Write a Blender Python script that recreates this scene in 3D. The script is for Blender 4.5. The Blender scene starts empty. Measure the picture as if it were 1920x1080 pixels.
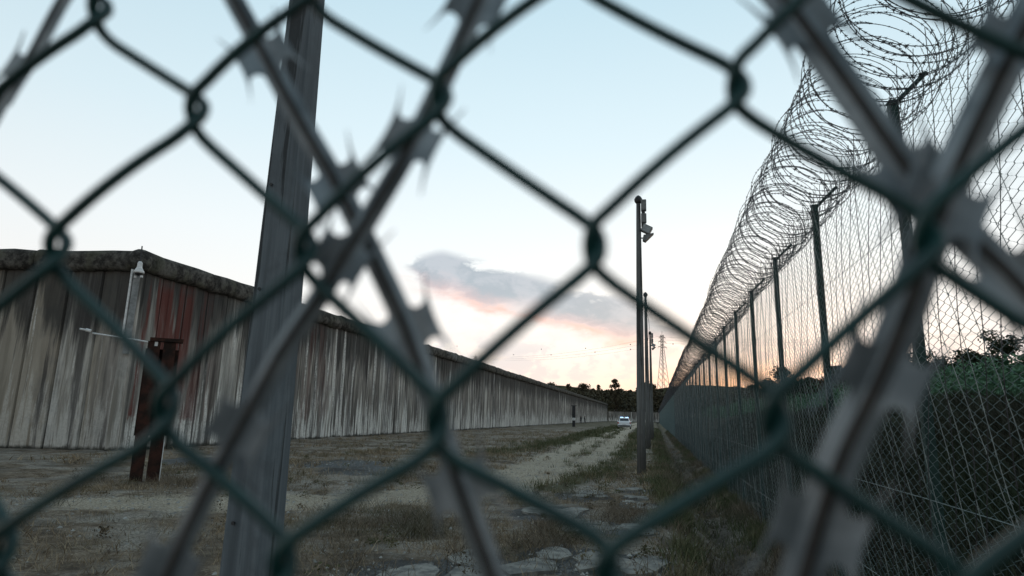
import bpy, bmesh, math, random
import numpy as np
from mathutils import Vector, Matrix

random.seed(7)
rng = np.random.default_rng(7)
scene = bpy.context.scene
COL = scene.collection
R = math.radians
EYE = 1.5

# ------------------------------------------------------------------ camera
cam_d = bpy.data.cameras.new('camera')
cam = bpy.data.objects.new('camera', cam_d)
COL.objects.link(cam)
cam.matrix_world = Matrix((( 0.97543405, 0.02244072, 0.2191457, 0.0),
                           ( 0.21914257, -0.20032361, -0.95490679, 0.0),
                           ( 0.02247127, 0.97947275, -0.20032019, EYE),
                           (0, 0, 0, 1)))
# columns of the rotation are the camera axes in the world
_m = Matrix(((0.97543405, 0.02244072, 0.2191457), (0.21914257, -0.20032361, -0.95490679), (0.02247127, 0.97947275, -0.20032019)))
cam.matrix_world = Matrix.Translation((0, 0, EYE)) @ _m.to_4x4()
cam_d.sensor_width = 36.0
cam_d.lens = 1167.8 / 1920 * 36
cam_d.clip_start = 0.01
cam_d.clip_end = 6000
cam_d.dof.use_dof = True
cam_d.dof.focus_distance = 24.0
cam_d.dof.aperture_fstop = 6.5
cam_d.dof.aperture_blades = 0
scene.camera = cam

# ------------------------------------------------------------------ view transform
scene.view_settings.view_transform = 'Standard'
scene.view_settings.look = 'None'
scene.view_settings.exposure = 0.0
scene.view_settings.gamma = 1.0
scene.view_settings.use_curve_mapping = False
scene.cycles.max_bounces = 6
scene.cycles.diffuse_bounces = 3
scene.cycles.glossy_bounces = 2
scene.cycles.use_denoising = True
scene.cycles.sample_clamp_indirect = 3.0

# ------------------------------------------------------------------ node helper
class NT:
    """tiny expression helper for node trees"""
    def __init__(s, tree):
        s.t = tree; s.n = tree.nodes; s.l = tree.links
    def new(s, kind, **kw):
        n = s.n.new(kind)
        for k, v in kw.items(): setattr(n, k, v)
        return n
    def put(s, sock, v):
        if hasattr(v, 'is_output'): s.l.new(v, sock)
        elif v is not None:
            if hasattr(sock.default_value, '__len__') and not hasattr(v, '__len__'):
                sock.default_value = [v] * len(sock.default_value)
            elif hasattr(v, '__len__') and hasattr(sock.default_value, '__len__') and len(sock.default_value) == 4 and len(v) == 3:
                sock.default_value = (*v, 1)
            else: sock.default_value = v
    def m(s, op, a, b=None, c=None, clamp=False):
        n = s.new('ShaderNodeMath', operation=op); n.use_clamp = clamp
        s.put(n.inputs[0], a)
        if b is not None: s.put(n.inputs[1], b)
        if c is not None: s.put(n.inputs[2], c)
        return n.outputs[0]
    def step(s, v, a, b, lo=0.0, hi=1.0, kind='SMOOTHSTEP'):
        n = s.new('ShaderNodeMapRange', interpolation_type=kind)
        for i, x in enumerate((v, a, b, lo, hi)): s.put(n.inputs[i], x)
        return n.outputs[0]
    def mix(s, f, a, b, mode='MIX'):
        n = s.new('ShaderNodeMix', data_type='RGBA', blend_type=mode)
        s.put(n.inputs[0], f); s.put(n.inputs[6], a); s.put(n.inputs[7], b)
        return n.outputs[2]
    def noise(s, vec, scale=1.0, detail=3.0, rough=0.55, dist=0.0):
        n = s.new('ShaderNodeTexNoise')
        s.put(n.inputs['Vector'], vec); n.inputs['Scale'].default_value = scale
        n.inputs['Detail'].default_value = detail; n.inputs['Roughness'].default_value = rough
        n.inputs['Distortion'].default_value = dist
        return n.outputs[0]
    def sep(s, v):
        n = s.new('ShaderNodeSeparateXYZ'); s.put(n.inputs[0], v); return n.outputs
    def comb(s, x, y, z):
        n = s.new('ShaderNodeCombineXYZ')
        for i, v in enumerate((x, y, z)): s.put(n.inputs[i], v)
        return n.outputs[0]
    def scale(s, v, sc):
        n = s.new('ShaderNodeVectorMath', operation='MULTIPLY'); s.put(n.inputs[0], v); s.put(n.inputs[1], sc); return n.outputs[0]
    def pos(s): return s.new('ShaderNodeNewGeometry').outputs['Position']
    def ramp(s, f, stops):
        n = s.new('ShaderNodeValToRGB'); s.put(n.inputs[0], f)
        e = n.color_ramp.elements
        while len(e) > 1: e.remove(e[0])
        e[0].position = stops[0][0]; e[0].color = (*stops[0][1], 1)
        for p, c in stops[1:]:
            x = e.new(p); x.color = (*c, 1)
        return n.outputs[0]

# ------------------------------------------------------------------ sky
SUN_AZ, SUN_EL = 9.0, 3.0
world = bpy.data.worlds.new('World'); scene.world = world
world.use_nodes = True
wt = NT(world.node_tree); wt.n.clear()
d = wt.new('ShaderNodeTexCoord').outputs['Generated']
dx, dy, dz = wt.sep(d)
el = wt.m('MULTIPLY', wt.m('ARCSINE', wt.m('MINIMUM', wt.m('MAXIMUM', dz, -1.0), 1.0)), 57.29578)
az = wt.m('MULTIPLY', wt.m('ARCTAN2', dx, dy), 57.29578)
elp = wt.m('MAXIMUM', el, 0.0)
base = wt.ramp(wt.m('DIVIDE', elp, 90.0), [
    (0.0, (1.0, 0.78, 0.68)), (0.035, (1.02, 0.90, 0.82)), (0.085, (1.04, 1.0, 0.965)), (0.17, (0.93, 0.99, 1.01)),
    (0.27, (0.75, 0.905, 0.975)), (0.41, (0.56, 0.765, 0.87)), (0.65, (0.36, 0.49, 0.58)), (1.0, (0.29, 0.37, 0.43))])
daz = wt.m('MULTIPLY', wt.m('ADD', az, 6.0), 0.0174533)
fall = wt.m('MULTIPLY_ADD', wt.m('POWER', wt.m('MULTIPLY_ADD', wt.m('COSINE', daz), 0.5, 0.5), 1.5), 0.36, 0.64)
base = wt.mix(1.0, base, wt.comb(fall, wt.m('MULTIPLY_ADD', fall, 0.97, 0.03), wt.m('MULTIPLY_ADD', fall, 0.93, 0.07)), 'MULTIPLY')
def gauss(c_az, c_el, s_az, s_el):
    a = wt.m('POWER', wt.m('DIVIDE', wt.m('SUBTRACT', az, c_az), s_az), 2.0)
    b = wt.m('POWER', wt.m('DIVIDE', wt.m('SUBTRACT', el, c_el), s_el), 2.0)
    return wt.m('EXPONENT', wt.m('MULTIPLY', wt.m('ADD', a, b), -1.0))
glow = gauss(9.5, 2.6, 9.5, 1.9)
base = wt.mix(wt.m('MULTIPLY', glow, 0.85), base, (0.94, 0.46, 0.29))
# streaky cloud noise in sky coordinates, finer upwards than along
cv = wt.comb(wt.m('MULTIPLY', az, 0.16), wt.m('MULTIPLY', el, 0.55), 3.1)
n1 = wt.noise(cv, 1.0, 5.0, 0.6, 0.4)
n2 = wt.noise(wt.comb(wt.m('MULTIPLY', az, 0.5), wt.m('MULTIPLY', el, 1.0), 8.2), 1.0, 4.0, 0.6, 0.2)
nn = wt.m('ADD', wt.m('MULTIPLY', wt.m('SUBTRACT', n1, 0.5), 5.0), wt.m('MULTIPLY', wt.m('SUBTRACT', n2, 0.5), 2.2))
# long grey cloud bank, sinking towards the right
n3 = wt.noise(wt.comb(wt.m('MULTIPLY', az, 0.34), wt.m('MULTIPLY', el, 0.62), 5.5), 1.0, 6.0, 0.58, 0.3)
puff = wt.m('MULTIPLY', wt.m('SUBTRACT', n3, 0.5), 7.0)
ctr = wt.m('ADD', wt.m('MULTIPLY', az, -0.235), 7.75)
off = wt.m('SUBTRACT', el, wt.m('ADD', ctr, wt.m('MULTIPLY', puff, 0.40)))
ends = wt.m('MULTIPLY', wt.step(az, -24.5, -19.0), wt.step(az, 5.5, -3.0))
upper = wt.m('SUBTRACT', wt.m('MULTIPLY', ends, 2.5), wt.m('MULTIPLY', wt.m('ABSOLUTE', puff), 0.30))
lower = wt.m('MULTIPLY', ends, -1.35)
soft = wt.m('MULTIPLY', wt.step(wt.m('SUBTRACT', off, upper), 0.35, -0.75), wt.step(wt.m('SUBTRACT', off, lower), -0.5, 0.7))
bank = wt.m('MULTIPLY', soft, wt.step(ends, 0.02, 0.45))
# a gap of clear sky in the middle of the bank
bank = wt.m('MULTIPLY', bank, wt.m('SUBTRACT', 1.0, wt.m('MULTIPLY', gauss(-12.2, 9.4, 2.6, 0.9), 0.55)))
under = wt.step(off, 0.5, -1.3)
ccol = wt.mix(under, (0.40, 0.47, 0.54), (0.72, 0.54, 0.55))
ccol = wt.mix(wt.m('MULTIPLY', wt.step(n3, 0.40, 0.62), 0.40), ccol, (0.70, 0.72, 0.78))
sky = wt.mix(wt.m('MULTIPLY', bank, 0.92), base, ccol)
pk = wt.m('MULTIPLY', wt.step(off, -2.6, -1.5), wt.step(off, -0.7, -1.4))
sky = wt.mix(wt.m('MULTIPLY', wt.m('MULTIPLY', pk, ends), wt.step(n1, 0.35, 0.6, 0.25, 0.9)), sky, (1.0, 0.62, 0.54))
low = wt.m('MULTIPLY', wt.step(n3, 0.46, 0.60), wt.m('MULTIPLY', wt.step(el, 8.0, 5.5), wt.step(el, 2.0, 3.4)))
sky = wt.mix(wt.m('MULTIPLY', low, 0.6), sky, (0.68, 0.66, 0.71))
thin = wt.m('MULTIPLY', wt.step(n2, 0.50, 0.68), wt.step(el, 12.0, 7.0))
sky = wt.mix(wt.m('MULTIPLY', thin, 0.22), sky, (0.84, 0.74, 0.76))
lowg = wt.step(el, -1.0, -6.0)
sky = wt.mix(lowg, sky, (0.10, 0.09, 0.085))
bg1 = wt.new('ShaderNodeBackground'); wt.put(bg1.inputs[0], sky); bg1.inputs[1].default_value = 1.0
nis = wt.new('ShaderNodeTexSky', sky_type='NISHITA'); nis.sun_disc = False
nis.sun_elevation = R(SUN_EL); nis.sun_rotation = R(SUN_AZ)
bg2 = wt.new('ShaderNodeBackground'); wt.put(bg2.inputs[0], nis.outputs[0]); bg2.inputs[1].default_value = 0.0
SKY_BG = bg2
bg2.inputs[1].default_value = 0.015
ad = wt.new('ShaderNodeAddShader'); wt.l.new(bg1.outputs[0], ad.inputs[0]); wt.l.new(bg2.outputs[0], ad.inputs[1])
wo = wt.new('ShaderNodeOutputWorld'); wt.l.new(ad.outputs[0], wo.inputs[0])

sun_d = bpy.data.lights.new('sun', 'SUN'); sun_d.energy = 0.12; sun_d.angle = R(14); sun_d.color = (1.0, 0.62, 0.42)
sun = bpy.data.objects.new('sun', sun_d); COL.objects.link(sun)
sun.rotation_euler = Vector((math.sin(R(SUN_AZ)) * math.cos(R(SUN_EL)), math.cos(R(SUN_AZ)) * math.cos(R(SUN_EL)), math.sin(R(SUN_EL)))).to_track_quat('Z', 'Y').to_euler()

# ------------------------------------------------------------------ object helpers
def link_mesh(name, me, parent=None, loc=(0, 0, 0), rz=0.0):
    o = bpy.data.objects.new(name, me); COL.objects.link(o)
    o.location = loc
    if rz: o.rotation_euler = (0, 0, rz)
    if parent is not None: o.parent = parent
    return o
def tag(o, label=None, cat=None, group=None, kind=None):
    if label: o['label'] = label
    if cat: o['category'] = cat
    if group: o['group'] = group
    if kind: o['kind'] = kind
    return o
def empty(name, loc=(0, 0, 0), rz=0.0):
    o = bpy.data.objects.new(name, None); COL.objects.link(o); o.location = loc; o.rotation_euler = (0, 0, rz)
    o.empty_display_size = 0.2
    return o
def copy_tree(o, parent=None):
    c = o.copy(); COL.objects.link(c); c.parent = parent
    for ch in [x for x in COL.objects if x.parent is o]: copy_tree(ch, c)
    return c

class MB:
    def __init__(s): s.v = []; s.f = []
    def add(s, vs, fs):
        b = len(s.v); s.v += [tuple(map(float, p)) for p in vs]; s.f += [tuple(i + b for i in f) for f in fs]
        return s
    def box(s, x0, x1, y0, y1, z0, z1, M=None):
        vs = [Vector((x, y, z)) for z in (z0, z1) for y in (y0, y1) for x in (x0, x1)]
        if M is not None: vs = [M @ v for v in vs]
        return s.add(vs, [(0, 2, 3, 1), (4, 5, 7, 6), (0, 1, 5, 4), (1, 3, 7, 5), (3, 2, 6, 7), (2, 0, 4, 6)])
    def tube(s, pts, r, n=6, cap=True):
        pts = [Vector(p) for p in pts]; k = len(pts)
        rs = r if hasattr(r, '__len__') else [r] * k
        t0 = (pts[1] - pts[0]).normalized()
        up = Vector((0, 0, 1)) if abs(t0.z) < .9 else Vector((1, 0, 0))
        u = t0.cross(up).normalized(); vs = []
        for i in range(k):
            t = (pts[min(i + 1, k - 1)] - pts[max(i - 1, 0)])
            t = t.normalized() if t.length > 1e-9 else t0
            u = (u - t * u.dot(t)); u = u.normalized() if u.length > 1e-6 else t.orthogonal().normalized()
            w = t.cross(u)
            for j in range(n):
                a = 2 * math.pi * j / n
                vs.append(pts[i] + (u * math.cos(a) + w * math.sin(a)) * rs[i])
        fs = [(i * n + j, i * n + (j + 1) % n, (i + 1) * n + (j + 1) % n, (i + 1) * n + j) for i in range(k - 1) for j in range(n)]
        if cap: fs += [tuple(range(n - 1, -1, -1)), tuple((k - 1) * n + j for j in range(n))]
        return s.add(vs, fs)
    def prism(s, outline, h0, h1, M=None):
        n = len(outline)
        vs = [Vector((x, y, h0)) for x, y in outline] + [Vector((x, y, h1)) for x, y in outline]
        if M is not None: vs = [M @ v for v in vs]
        return s.add(vs, [tuple(range(n - 1, -1, -1)), tuple(range(n, 2 * n))] + [(i, (i + 1) % n, n + (i + 1) % n, n + i) for i in range(n)])
    def mesh(s, name, mat, smooth=False):
        me = bpy.data.meshes.new(name); me.from_pydata(s.v, [], s.f)
        if mat: me.materials.append(mat)
        if smooth: me.polygons.foreach_set('use_smooth', [True] * len(me.polygons))
        me.update(); return me
    def build(s, name, mat, parent=None, smooth=False, loc=(0, 0, 0), rz=0.0):
        return link_mesh(name, s.mesh(name, mat, smooth), parent, loc, rz)

def np_mesh(name, verts, faces, mat, smooth=False, attr=None):
    """verts (n,3), faces (m,k) numpy arrays of one polygon size"""
    me = bpy.data.meshes.new(name)
    m, k = faces.shape
    me.vertices.add(len(verts)); me.vertices.foreach_set('co', np.ascontiguousarray(verts, dtype=np.float32).ravel())
    me.loops.add(m * k); me.loops.foreach_set('vertex_index', np.ascontiguousarray(faces, dtype=np.int32).ravel())
    me.polygons.add(m); me.polygons.foreach_set('loop_start', np.arange(0, m * k, k, dtype=np.int32))
    try: me.polygons.foreach_set('loop_total', np.full(m, k, dtype=np.int32))
    except Exception: pass
    if smooth: me.polygons.foreach_set('use_smooth', np.ones(m, dtype=bool))
    for an, av in (attr or {}).items():
        a = me.attributes.new(an, 'FLOAT', 'POINT'); a.data.foreach_set('value', np.ascontiguousarray(av, dtype=np.float32))
    me.update(calc_edges=True); me.validate()
    me.materials.append(mat)
    return me

# ------------------------------------------------------------------ materials
def material(name, build, rough=0.8, spec=0.3, metallic=0.0, bump=None):
    m = bpy.data.materials.new(name); m.use_nodes = True
    t = NT(m.node_tree); b = t.n['Principled BSDF']
    r = build(t)
    colr, hgt = r if isinstance(r, tuple) and len(r) == 2 and hasattr(r[0], 'is_output') else (r, None)
    t.put(b.inputs['Base Color'], colr)
    b.inputs['Roughness'].default_value = rough
    b.inputs['Specular IOR Level'].default_value = spec
    b.inputs['Metallic'].default_value = metallic
    if hgt is not None:
        bn = t.new('ShaderNodeBump'); bn.inputs['Strength'].default_value = bump[0]; bn.inputs['Distance'].default_value = bump[1]
        t.put(bn.inputs['Height'], hgt); t.l.new(bn.outputs[0], b.inputs['Normal'])
    return m
def simple(name, c1, c2, scale=8.0, rough=0.7, spec=0.3, metallic=0.0, bump=(0.3, 0.01)):
    def f(t):
        n = t.noise(t.new('ShaderNodeTexCoord').outputs['Object'], scale, 4.0, 0.6)
        return t.mix(t.step(n, 0.35, 0.65), c1, c2), n
    return material(name, f, rough, spec, metallic, bump)

def wall_col(t):
    p = t.pos(); x, y, z = t.sep(p)
    rnd = t.new('ShaderNodeObjectInfo').outputs['Random']
    s1 = t.noise(t.scale(p, (1.9, 1.9, 0.15)), 1.0, 5.0, 0.6, 0.25)
    s2 = t.noise(t.scale(p, (3.8, 3.8, 0.30)), 1.0, 5.0, 0.65, 0.25)
    s3 = t.noise(t.scale(p, (1.1, 1.1, 0.10)), 1.0, 3.0, 0.5)
    sp = t.noise(p, 14.0, 4.0, 0.7)
    blot = t.noise(p, 2.2, 4.0, 0.65)
    base = t.mix(t.step(s1, 0.36, 0.60), (0.075, 0.070, 0.064), (0.27, 0.25, 0.225))
    base = t.mix(t.step(s2, 0.44, 0.70), base, (0.36, 0.335, 0.295))
    base = t.mix(t.m('MULTIPLY', t.step(y, 18.28, 18.2), 0.55), base, t.mix(t.step(s3, 0.4, 0.6), (0.27, 0.225, 0.165), (0.40, 0.355, 0.28)))
    base = t.mix(t.m('MULTIPLY', t.m('POWER', rnd, 2.0), 0.65), base, (0.085, 0.080, 0.074))
    base = t.mix(t.m('MULTIPLY', t.step(rnd, 0.62, 0.78), t.step(rnd, 0.97, 0.9, 0.0, 0.62)), base, t.mix(t.step(s2, 0.35, 0.6), (0.26, 0.245, 0.215), (0.60, 0.58, 0.53)))
    patch = t.step(t.noise(p, 0.7, 4.0, 0.65), 0.5, 0.66)
    base = t.mix(t.m('MULTIPLY', patch, 0.35), base, (0.13, 0.135, 0.135))
    # lime bloom: pale, strongest in the bottom metres, broken in vertical streaks
    lim = t.m('ADD', t.m('MULTIPLY', s2, 0.9), t.m('MULTIPLY', s1, 0.6))
    hgt = t.step(z, 4.2, 0.2, 0.0, 0.27)
    lime = t.m('MULTIPLY', t.step(t.m('ADD', lim, hgt), 0.93, 1.04), t.step(sp, 0.40, 0.56, 0.55, 1.0))
    lime = t.m('MULTIPLY', lime, t.step(y, 18.2, 19.5, 0.4, 1.0))
    col_ = t.step(t.noise(t.scale(p, (1.7, 1.7, 0.07)), 1.0, 6.0, 0.68), 0.56, 0.63)
    lime = t.m('MAXIMUM', lime, t.m('MULTIPLY', col_, t.step(sp, 0.42, 0.56, 0.3, 0.95)))
    base = t.mix(t.m('MULTIPLY', lime, 0.95), base, (0.72, 0.71, 0.67))
    # black lichen runs from the coping
    run = t.step(t.m('ADD', s1, t.step(z, 2.0, 6.6, 0.0, 0.36)), 0.66, 0.80)
    base = t.mix(t.m('MULTIPLY', run, 0.82), base, (0.030, 0.031, 0.030))
    dk = t.step(t.noise(t.scale(p, (1.9, 1.9, 0.10)), 1.0, 6.0, 0.65), 0.535, 0.62)
    base = t.mix(t.m('MULTIPLY', dk, 0.80), base, (0.050, 0.046, 0.044))
    # old red oxide paint near the corner
    ry = t.m('MULTIPLY', t.step(y, 18.3, 18.6), t.step(y, 23.6, 20.6))
    ry = t.m('MAXIMUM', ry, t.m('MULTIPLY', t.m('MULTIPLY', t.step(y, 29.0, 30.0), t.step(y, 34.0, 31.0)), 0.4))
    red = t.m('MULTIPLY', ry, t.step(t.m('ADD', s3, t.m('MULTIPLY', s1, 0.5)), 0.70, 0.78))
    red = t.m('MULTIPLY', red, t.step(t.m('ADD', z, t.m('MULTIPLY', blot, 1.6)), 1.7, 2.0))
    red = t.m('MULTIPLY', red, t.step(t.m('ADD', z, t.m('MULTIPLY', blot, 1.2)), 7.2, 6.2))
    red = t.m('MULTIPLY', red, t.step(s2, 0.70, 0.50, 0.15, 1.0))
    base = t.mix(t.m('MULTIPLY', red, 0.9), base, (0.12, 0.036, 0.029))
    foot_band = t.step(t.m('ADD', z, t.m('MULTIPLY', blot, 0.4)), 0.38, 0.22)  # darker band with an uneven edge along the bottom
    base = t.mix(foot_band, base, (0.05, 0.048, 0.04))
    return base, t.m('ADD', t.m('MULTIPLY', s2, 0.6), sp)
M_WALL = material('weathered_concrete', wall_col, 0.9, 0.2, 0, (0.5, 0.02))
def cop_col(t):
    p = t.pos()
    a = t.noise(p, 3.0, 5.0, 0.7); b = t.noise(p, 16.0, 4.0, 0.75); c = t.noise(t.scale(p, (1.5, 1.5, 1.5)), 1.0, 2.0, 0.5)
    col = t.mix(t.step(a, 0.38, 0.66), (0.035, 0.033, 0.030), (0.15, 0.143, 0.128))
    col = t.mix(t.step(c, 0.50, 0.68, 0.0, 0.5), col, (0.075, 0.078, 0.05))
    col = t.mix(t.step(b, 0.66, 0.72), col, (0.30, 0.29, 0.25))
    return col, t.m('ADD', a, b)
M_COPE = material('lichen_covered_concrete', cop_col, 0.95, 0.15, 0, (0.9, 0.05))
def polemat(light, dark):
    def f(t):
        p = t.new('ShaderNodeTexCoord').outputs['Object']
        a = t.noise(t.scale(p, (13, 13, 0.45)), 1.0, 6.0, 0.6, 0.3); b = t.noise(p, 5.0, 4.0, 0.6); c = t.noise(p, 60.0, 3.0, 0.6)
        x, y, z = t.sep(p)
        col = t.mix(t.step(a, 0.30, 0.72), dark, light)
        col = t.mix(t.step(b, 0.45, 0.7, 0, 0.6), col, tuple(v * 0.55 for v in light))
        st = t.step(t.m('ADD', a, t.step(z, 1.5, 4.5, 0.0, 0.12)), 0.60, 0.68)
        col = t.mix(t.m('MULTIPLY', st, 0.8), col, (0.02, 0.02, 0.02))
        return col, t.m('ADD', a, t.m('MULTIPLY', c, 0.4))
    return f
M_POLE = material('pole_concrete', polemat((0.17, 0.195, 0.21), (0.085, 0.098, 0.108)), 0.85, 0.25, 0, (0.25, 0.008))
M_LAMPPOLE = material('lamp_pole_concrete', polemat((0.20, 0.205, 0.20), (0.095, 0.096, 0.093)), 0.85, 0.2, 0, (0.4, 0.01))
M_GREEN = simple('green_plastic_coating', (0.002, 0.030, 0.028), (0.003, 0.043, 0.040), 90.0, 0.42, 0.5, 0, (0.1, 0.0005))
M_GREENPOST = simple('green_post_paint', (0.010, 0.030, 0.026), (0.020, 0.050, 0.042), 20.0, 0.6, 0.3)
M_MESH = simple('fence_mesh_wire', (0.085, 0.13, 0.13), (0.14, 0.195, 0.195), 6.0, 0.5, 0.4)
M_GALV = simple('galvanised_steel_tape', (0.13, 0.155, 0.17), (0.27, 0.30, 0.315), 45.0, 0.42, 0.5, 0.5, (0.15, 0.0004))
M_CORE = simple('rust_brown_core_wire', (0.036, 0.033, 0.031), (0.062, 0.052, 0.046), 160.0, 0.6, 0.3, 0.4, (0.2, 0.0004))
M_RAZOR = simple('weathered_wire_and_shaded_tape', (0.045, 0.045, 0.047), (0.10, 0.10, 0.105), 12.0, 0.55, 0.3, 0.5)  # weathered coil wire; also the dark tone for face tapes drawn in shade
M_TAPE = simple('lit_razor_tape', (0.18, 0.205, 0.198), (0.28, 0.305, 0.29), 12.0, 0.6, 0.3, 0.2)  # paler tone painted on the tapes that catch the light
M_RUST = simple('rusty_steel', (0.016, 0.010, 0.008), (0.048, 0.020, 0.014), 5.0, 0.85, 0.2)
M_WHITE = simple('white_paint', (0.55, 0.56, 0.56), (0.72, 0.73, 0.72), 12.0, 0.5, 0.4)
M_LAMP = simple('grey_lamp_housing', (0.10, 0.105, 0.105), (0.17, 0.175, 0.175), 9.0, 0.5, 0.4)
M_LAMPGLASS = simple('floodlight_glass', (0.16, 0.18, 0.19), (0.26, 0.29, 0.30), 9.0, 0.15, 0.6)
M_DARK = simple('dark_metal', (0.02, 0.02, 0.022), (0.045, 0.045, 0.047), 9.0, 0.6, 0.3)
M_PYLON = simple('pylon_steel', (0.30, 0.25, 0.22), (0.40, 0.34, 0.30), 2.0, 0.6, 0.3)
M_STONE = simple('pale_stone', (0.16, 0.155, 0.14), (0.36, 0.35, 0.32), 3.0, 0.9, 0.2)

def ground_col(t):
    p = t.pos(); x, y, z = t.sep(p)
    def at(nm):
        a = t.new('ShaderNodeAttribute'); a.attribute_name = nm; return a.outputs['Fac']
    tr, gr, sl, dt = at('track'), at('green'), at('slab'), at('ditch')
    a = t.noise(p, 0.9, 6.0, 0.65, 0.3); b = t.noise(p, 5.0, 6.0, 0.7); c = t.noise(p, 26.0, 5.0, 0.7); e = t.noise(p, 0.25, 3.0, 0.6)
    soil = t.mix(t.step(b, 0.36, 0.64), (0.115, 0.086, 0.062), (0.28, 0.225, 0.165))
    soil = t.mix(t.step(c, 0.50, 0.70), soil, (0.46, 0.395, 0.30))
    grav = t.mix(t.step(c, 0.36, 0.64), (0.18, 0.165, 0.145), (0.54, 0.50, 0.43))
    lot = t.step(t.m('ADD', a, t.m('MULTIPLY', e, 0.5)), 0.68, 0.84)
    col = t.mix(t.m('MULTIPLY', lot, 0.75), soil, grav)
    trm = t.step(t.m('ADD', tr, t.m('MULTIPLY', t.m('SUBTRACT', b, 0.5), 1.1)), 0.30, 0.68)
    trackc = t.mix(t.step(c, 0.36, 0.66), (0.28, 0.235, 0.175), (0.62, 0.545, 0.43))
    col = t.mix(trm, col, trackc)
    grm = t.step(t.m('ADD', gr, t.m('MULTIPLY', t.m('SUBTRACT', b, 0.5), 1.2)), 0.35, 0.75)
    col = t.mix(t.m('MULTIPLY', grm, 0.8), col, t.mix(t.step(c, 0.4, 0.6), (0.055, 0.055, 0.026), (0.125, 0.125, 0.065)))
    asph = t.mix(t.step(c, 0.42, 0.64), (0.085, 0.088, 0.09), (0.24, 0.245, 0.24))
    slm = t.step(t.m('ADD', sl, t.m('MULTIPLY', t.m('SUBTRACT', b, 0.5), 1.3)), 0.45, 0.58)
    col = t.mix(slm, col, asph)
    col = t.mix(t.m('MULTIPLY', dt, 0.7), col, t.mix(t.step(c, 0.4, 0.62), (0.055, 0.045, 0.036), (0.24, 0.21, 0.175)))
    dist = t.step(y, 45.0, 130.0)
    col = t.mix(t.m('MULTIPLY', t.m('MULTIPLY', dist, 0.6), t.m('SUBTRACT', 1.0, trm)), col, t.mix(t.step(a, 0.4, 0.6), (0.055, 0.06, 0.028), (0.11, 0.105, 0.06)))
    big = t.noise(p, 0.55, 6.0, 0.7, 0.5)
    dirt = t.m('MULTIPLY', t.step(t.m('ADD', t.m('MULTIPLY', big, 0.6), t.m('MULTIPLY', c, 0.45)), 0.52, 0.62), t.m('SUBTRACT', 1.0, t.m('MULTIPLY', trm, 0.75)))
    col = t.mix(t.m('MULTIPLY', dirt, 0.72), col, (0.045, 0.036, 0.027))
    bankm = t.step(x, 2.0, 3.0)
    col = t.mix(bankm, col, t.mix(t.step(b, 0.4, 0.6), (0.022, 0.026, 0.017), (0.06, 0.058, 0.04)))
    return col, t.m('ADD', b, t.m('MULTIPLY', c, 0.8))
M_GROUND = material('dry_dirt_ground', ground_col, 0.95, 0.1, 0, (1.0, 0.08))
def leafmat(name, c1, c2, c3, scale=6.0, rough=0.7):
    def f(t):
        a = t.new('ShaderNodeAttribute'); a.attribute_name = 'tint'
        n = t.noise(t.pos(), scale, 2.0, 0.5)
        col = t.mix(a.outputs['Fac'], c1, c2)
        return t.mix(t.step(n, 0.48, 0.66, 0, 0.7), col, c3)
    return material(name, f, rough, 0.15)
M_DRY = leafmat('dry_grass_blades', (0.13, 0.092, 0.058), (0.46, 0.365, 0.24), (0.085, 0.080, 0.04), 0.8)
M_GRASS = leafmat('green_grass_blades', (0.045, 0.055, 0.024), (0.14, 0.15, 0.075), (0.20, 0.175, 0.105), 1.2)
M_CROP = leafmat('crop_leaves', (0.022, 0.075, 0.038), (0.14, 0.25, 0.15), (0.07, 0.14, 0.075), 1.5)
M_BRUSH = leafmat('dry_brush', (0.075, 0.058, 0.042), (0.26, 0.21, 0.15), (0.06, 0.07, 0.035), 0.8)
M_BANK = leafmat('bank_scrub_leaves', (0.018, 0.022, 0.014), (0.085, 0.082, 0.058), (0.035, 0.055, 0.028), 0.6)
M_LEAF = leafmat('tree_leaves', (0.014, 0.022, 0.012), (0.045, 0.062, 0.030), (0.03, 0.04, 0.018), 0.4)
M_FARLEAF = leafmat('far_tree_leaves', (0.036, 0.034, 0.022), (0.105, 0.092, 0.055), (0.08, 0.062, 0.040), 0.08)
M_BARK = simple('bark', (0.03, 0.024, 0.018), (0.07, 0.058, 0.045), 4.0, 0.9, 0.1)

# ------------------------------------------------------------------ terrain
FX = 1.75            # the right-hand fence stands in the plane x = FX
TRACK_L = np.array([(-5.6, 260), (-5.28, 74), (-4.2, 45), (-3.7, 30), (-3.6, 20), (-3.55, 14.5), (-4.4, 11.6), (-5.8, 10.0), (-8.5, 8.6)])
TRACK_R = np.array([(-4.0, 260), (-3.5, 74), (-2.6, 45), (-2.2, 30), (-2.15, 22), (-2.4, 16.5), (-3.0, 13.6), (-4.4, 11.0)])
GREEN_M = np.array([(-6.4, 130), (-5.9, 62), (-5.5, 42), (-5.9, 31), (-6.3, 24)])
GREEN_C = np.array([(-4.4, 90), (-3.3, 40), (-2.9, 26), (-2.9, 20)])
GREEN_R = np.array([(-2.0, 120), (-1.3, 42), (-1.2, 24), (-1.5, 17.4), (-2.1, 13.6)])
GREEN_P = np.array([(0.15, 100), (0.1, 24), (0.12, 17), (0.15, 10)])
DRYBAND = np.array([(-9, 7.5), (-5.0, 9.6), (-3.2, 8.6)])
def seg_dist(px, py, line):
    best = np.full(px.shape, 1e9)
    for (ax, ay), (bx, by) in zip(line[:-1], line[1:]):
        vx, vy = bx - ax, by - ay; L2 = vx * vx + vy * vy
        t = np.clip(((px - ax) * vx + (py - ay) * vy) / L2, 0, 1)
        best = np.minimum(best, np.hypot(px - ax - t * vx, py - ay - t * vy))
    return best
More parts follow.
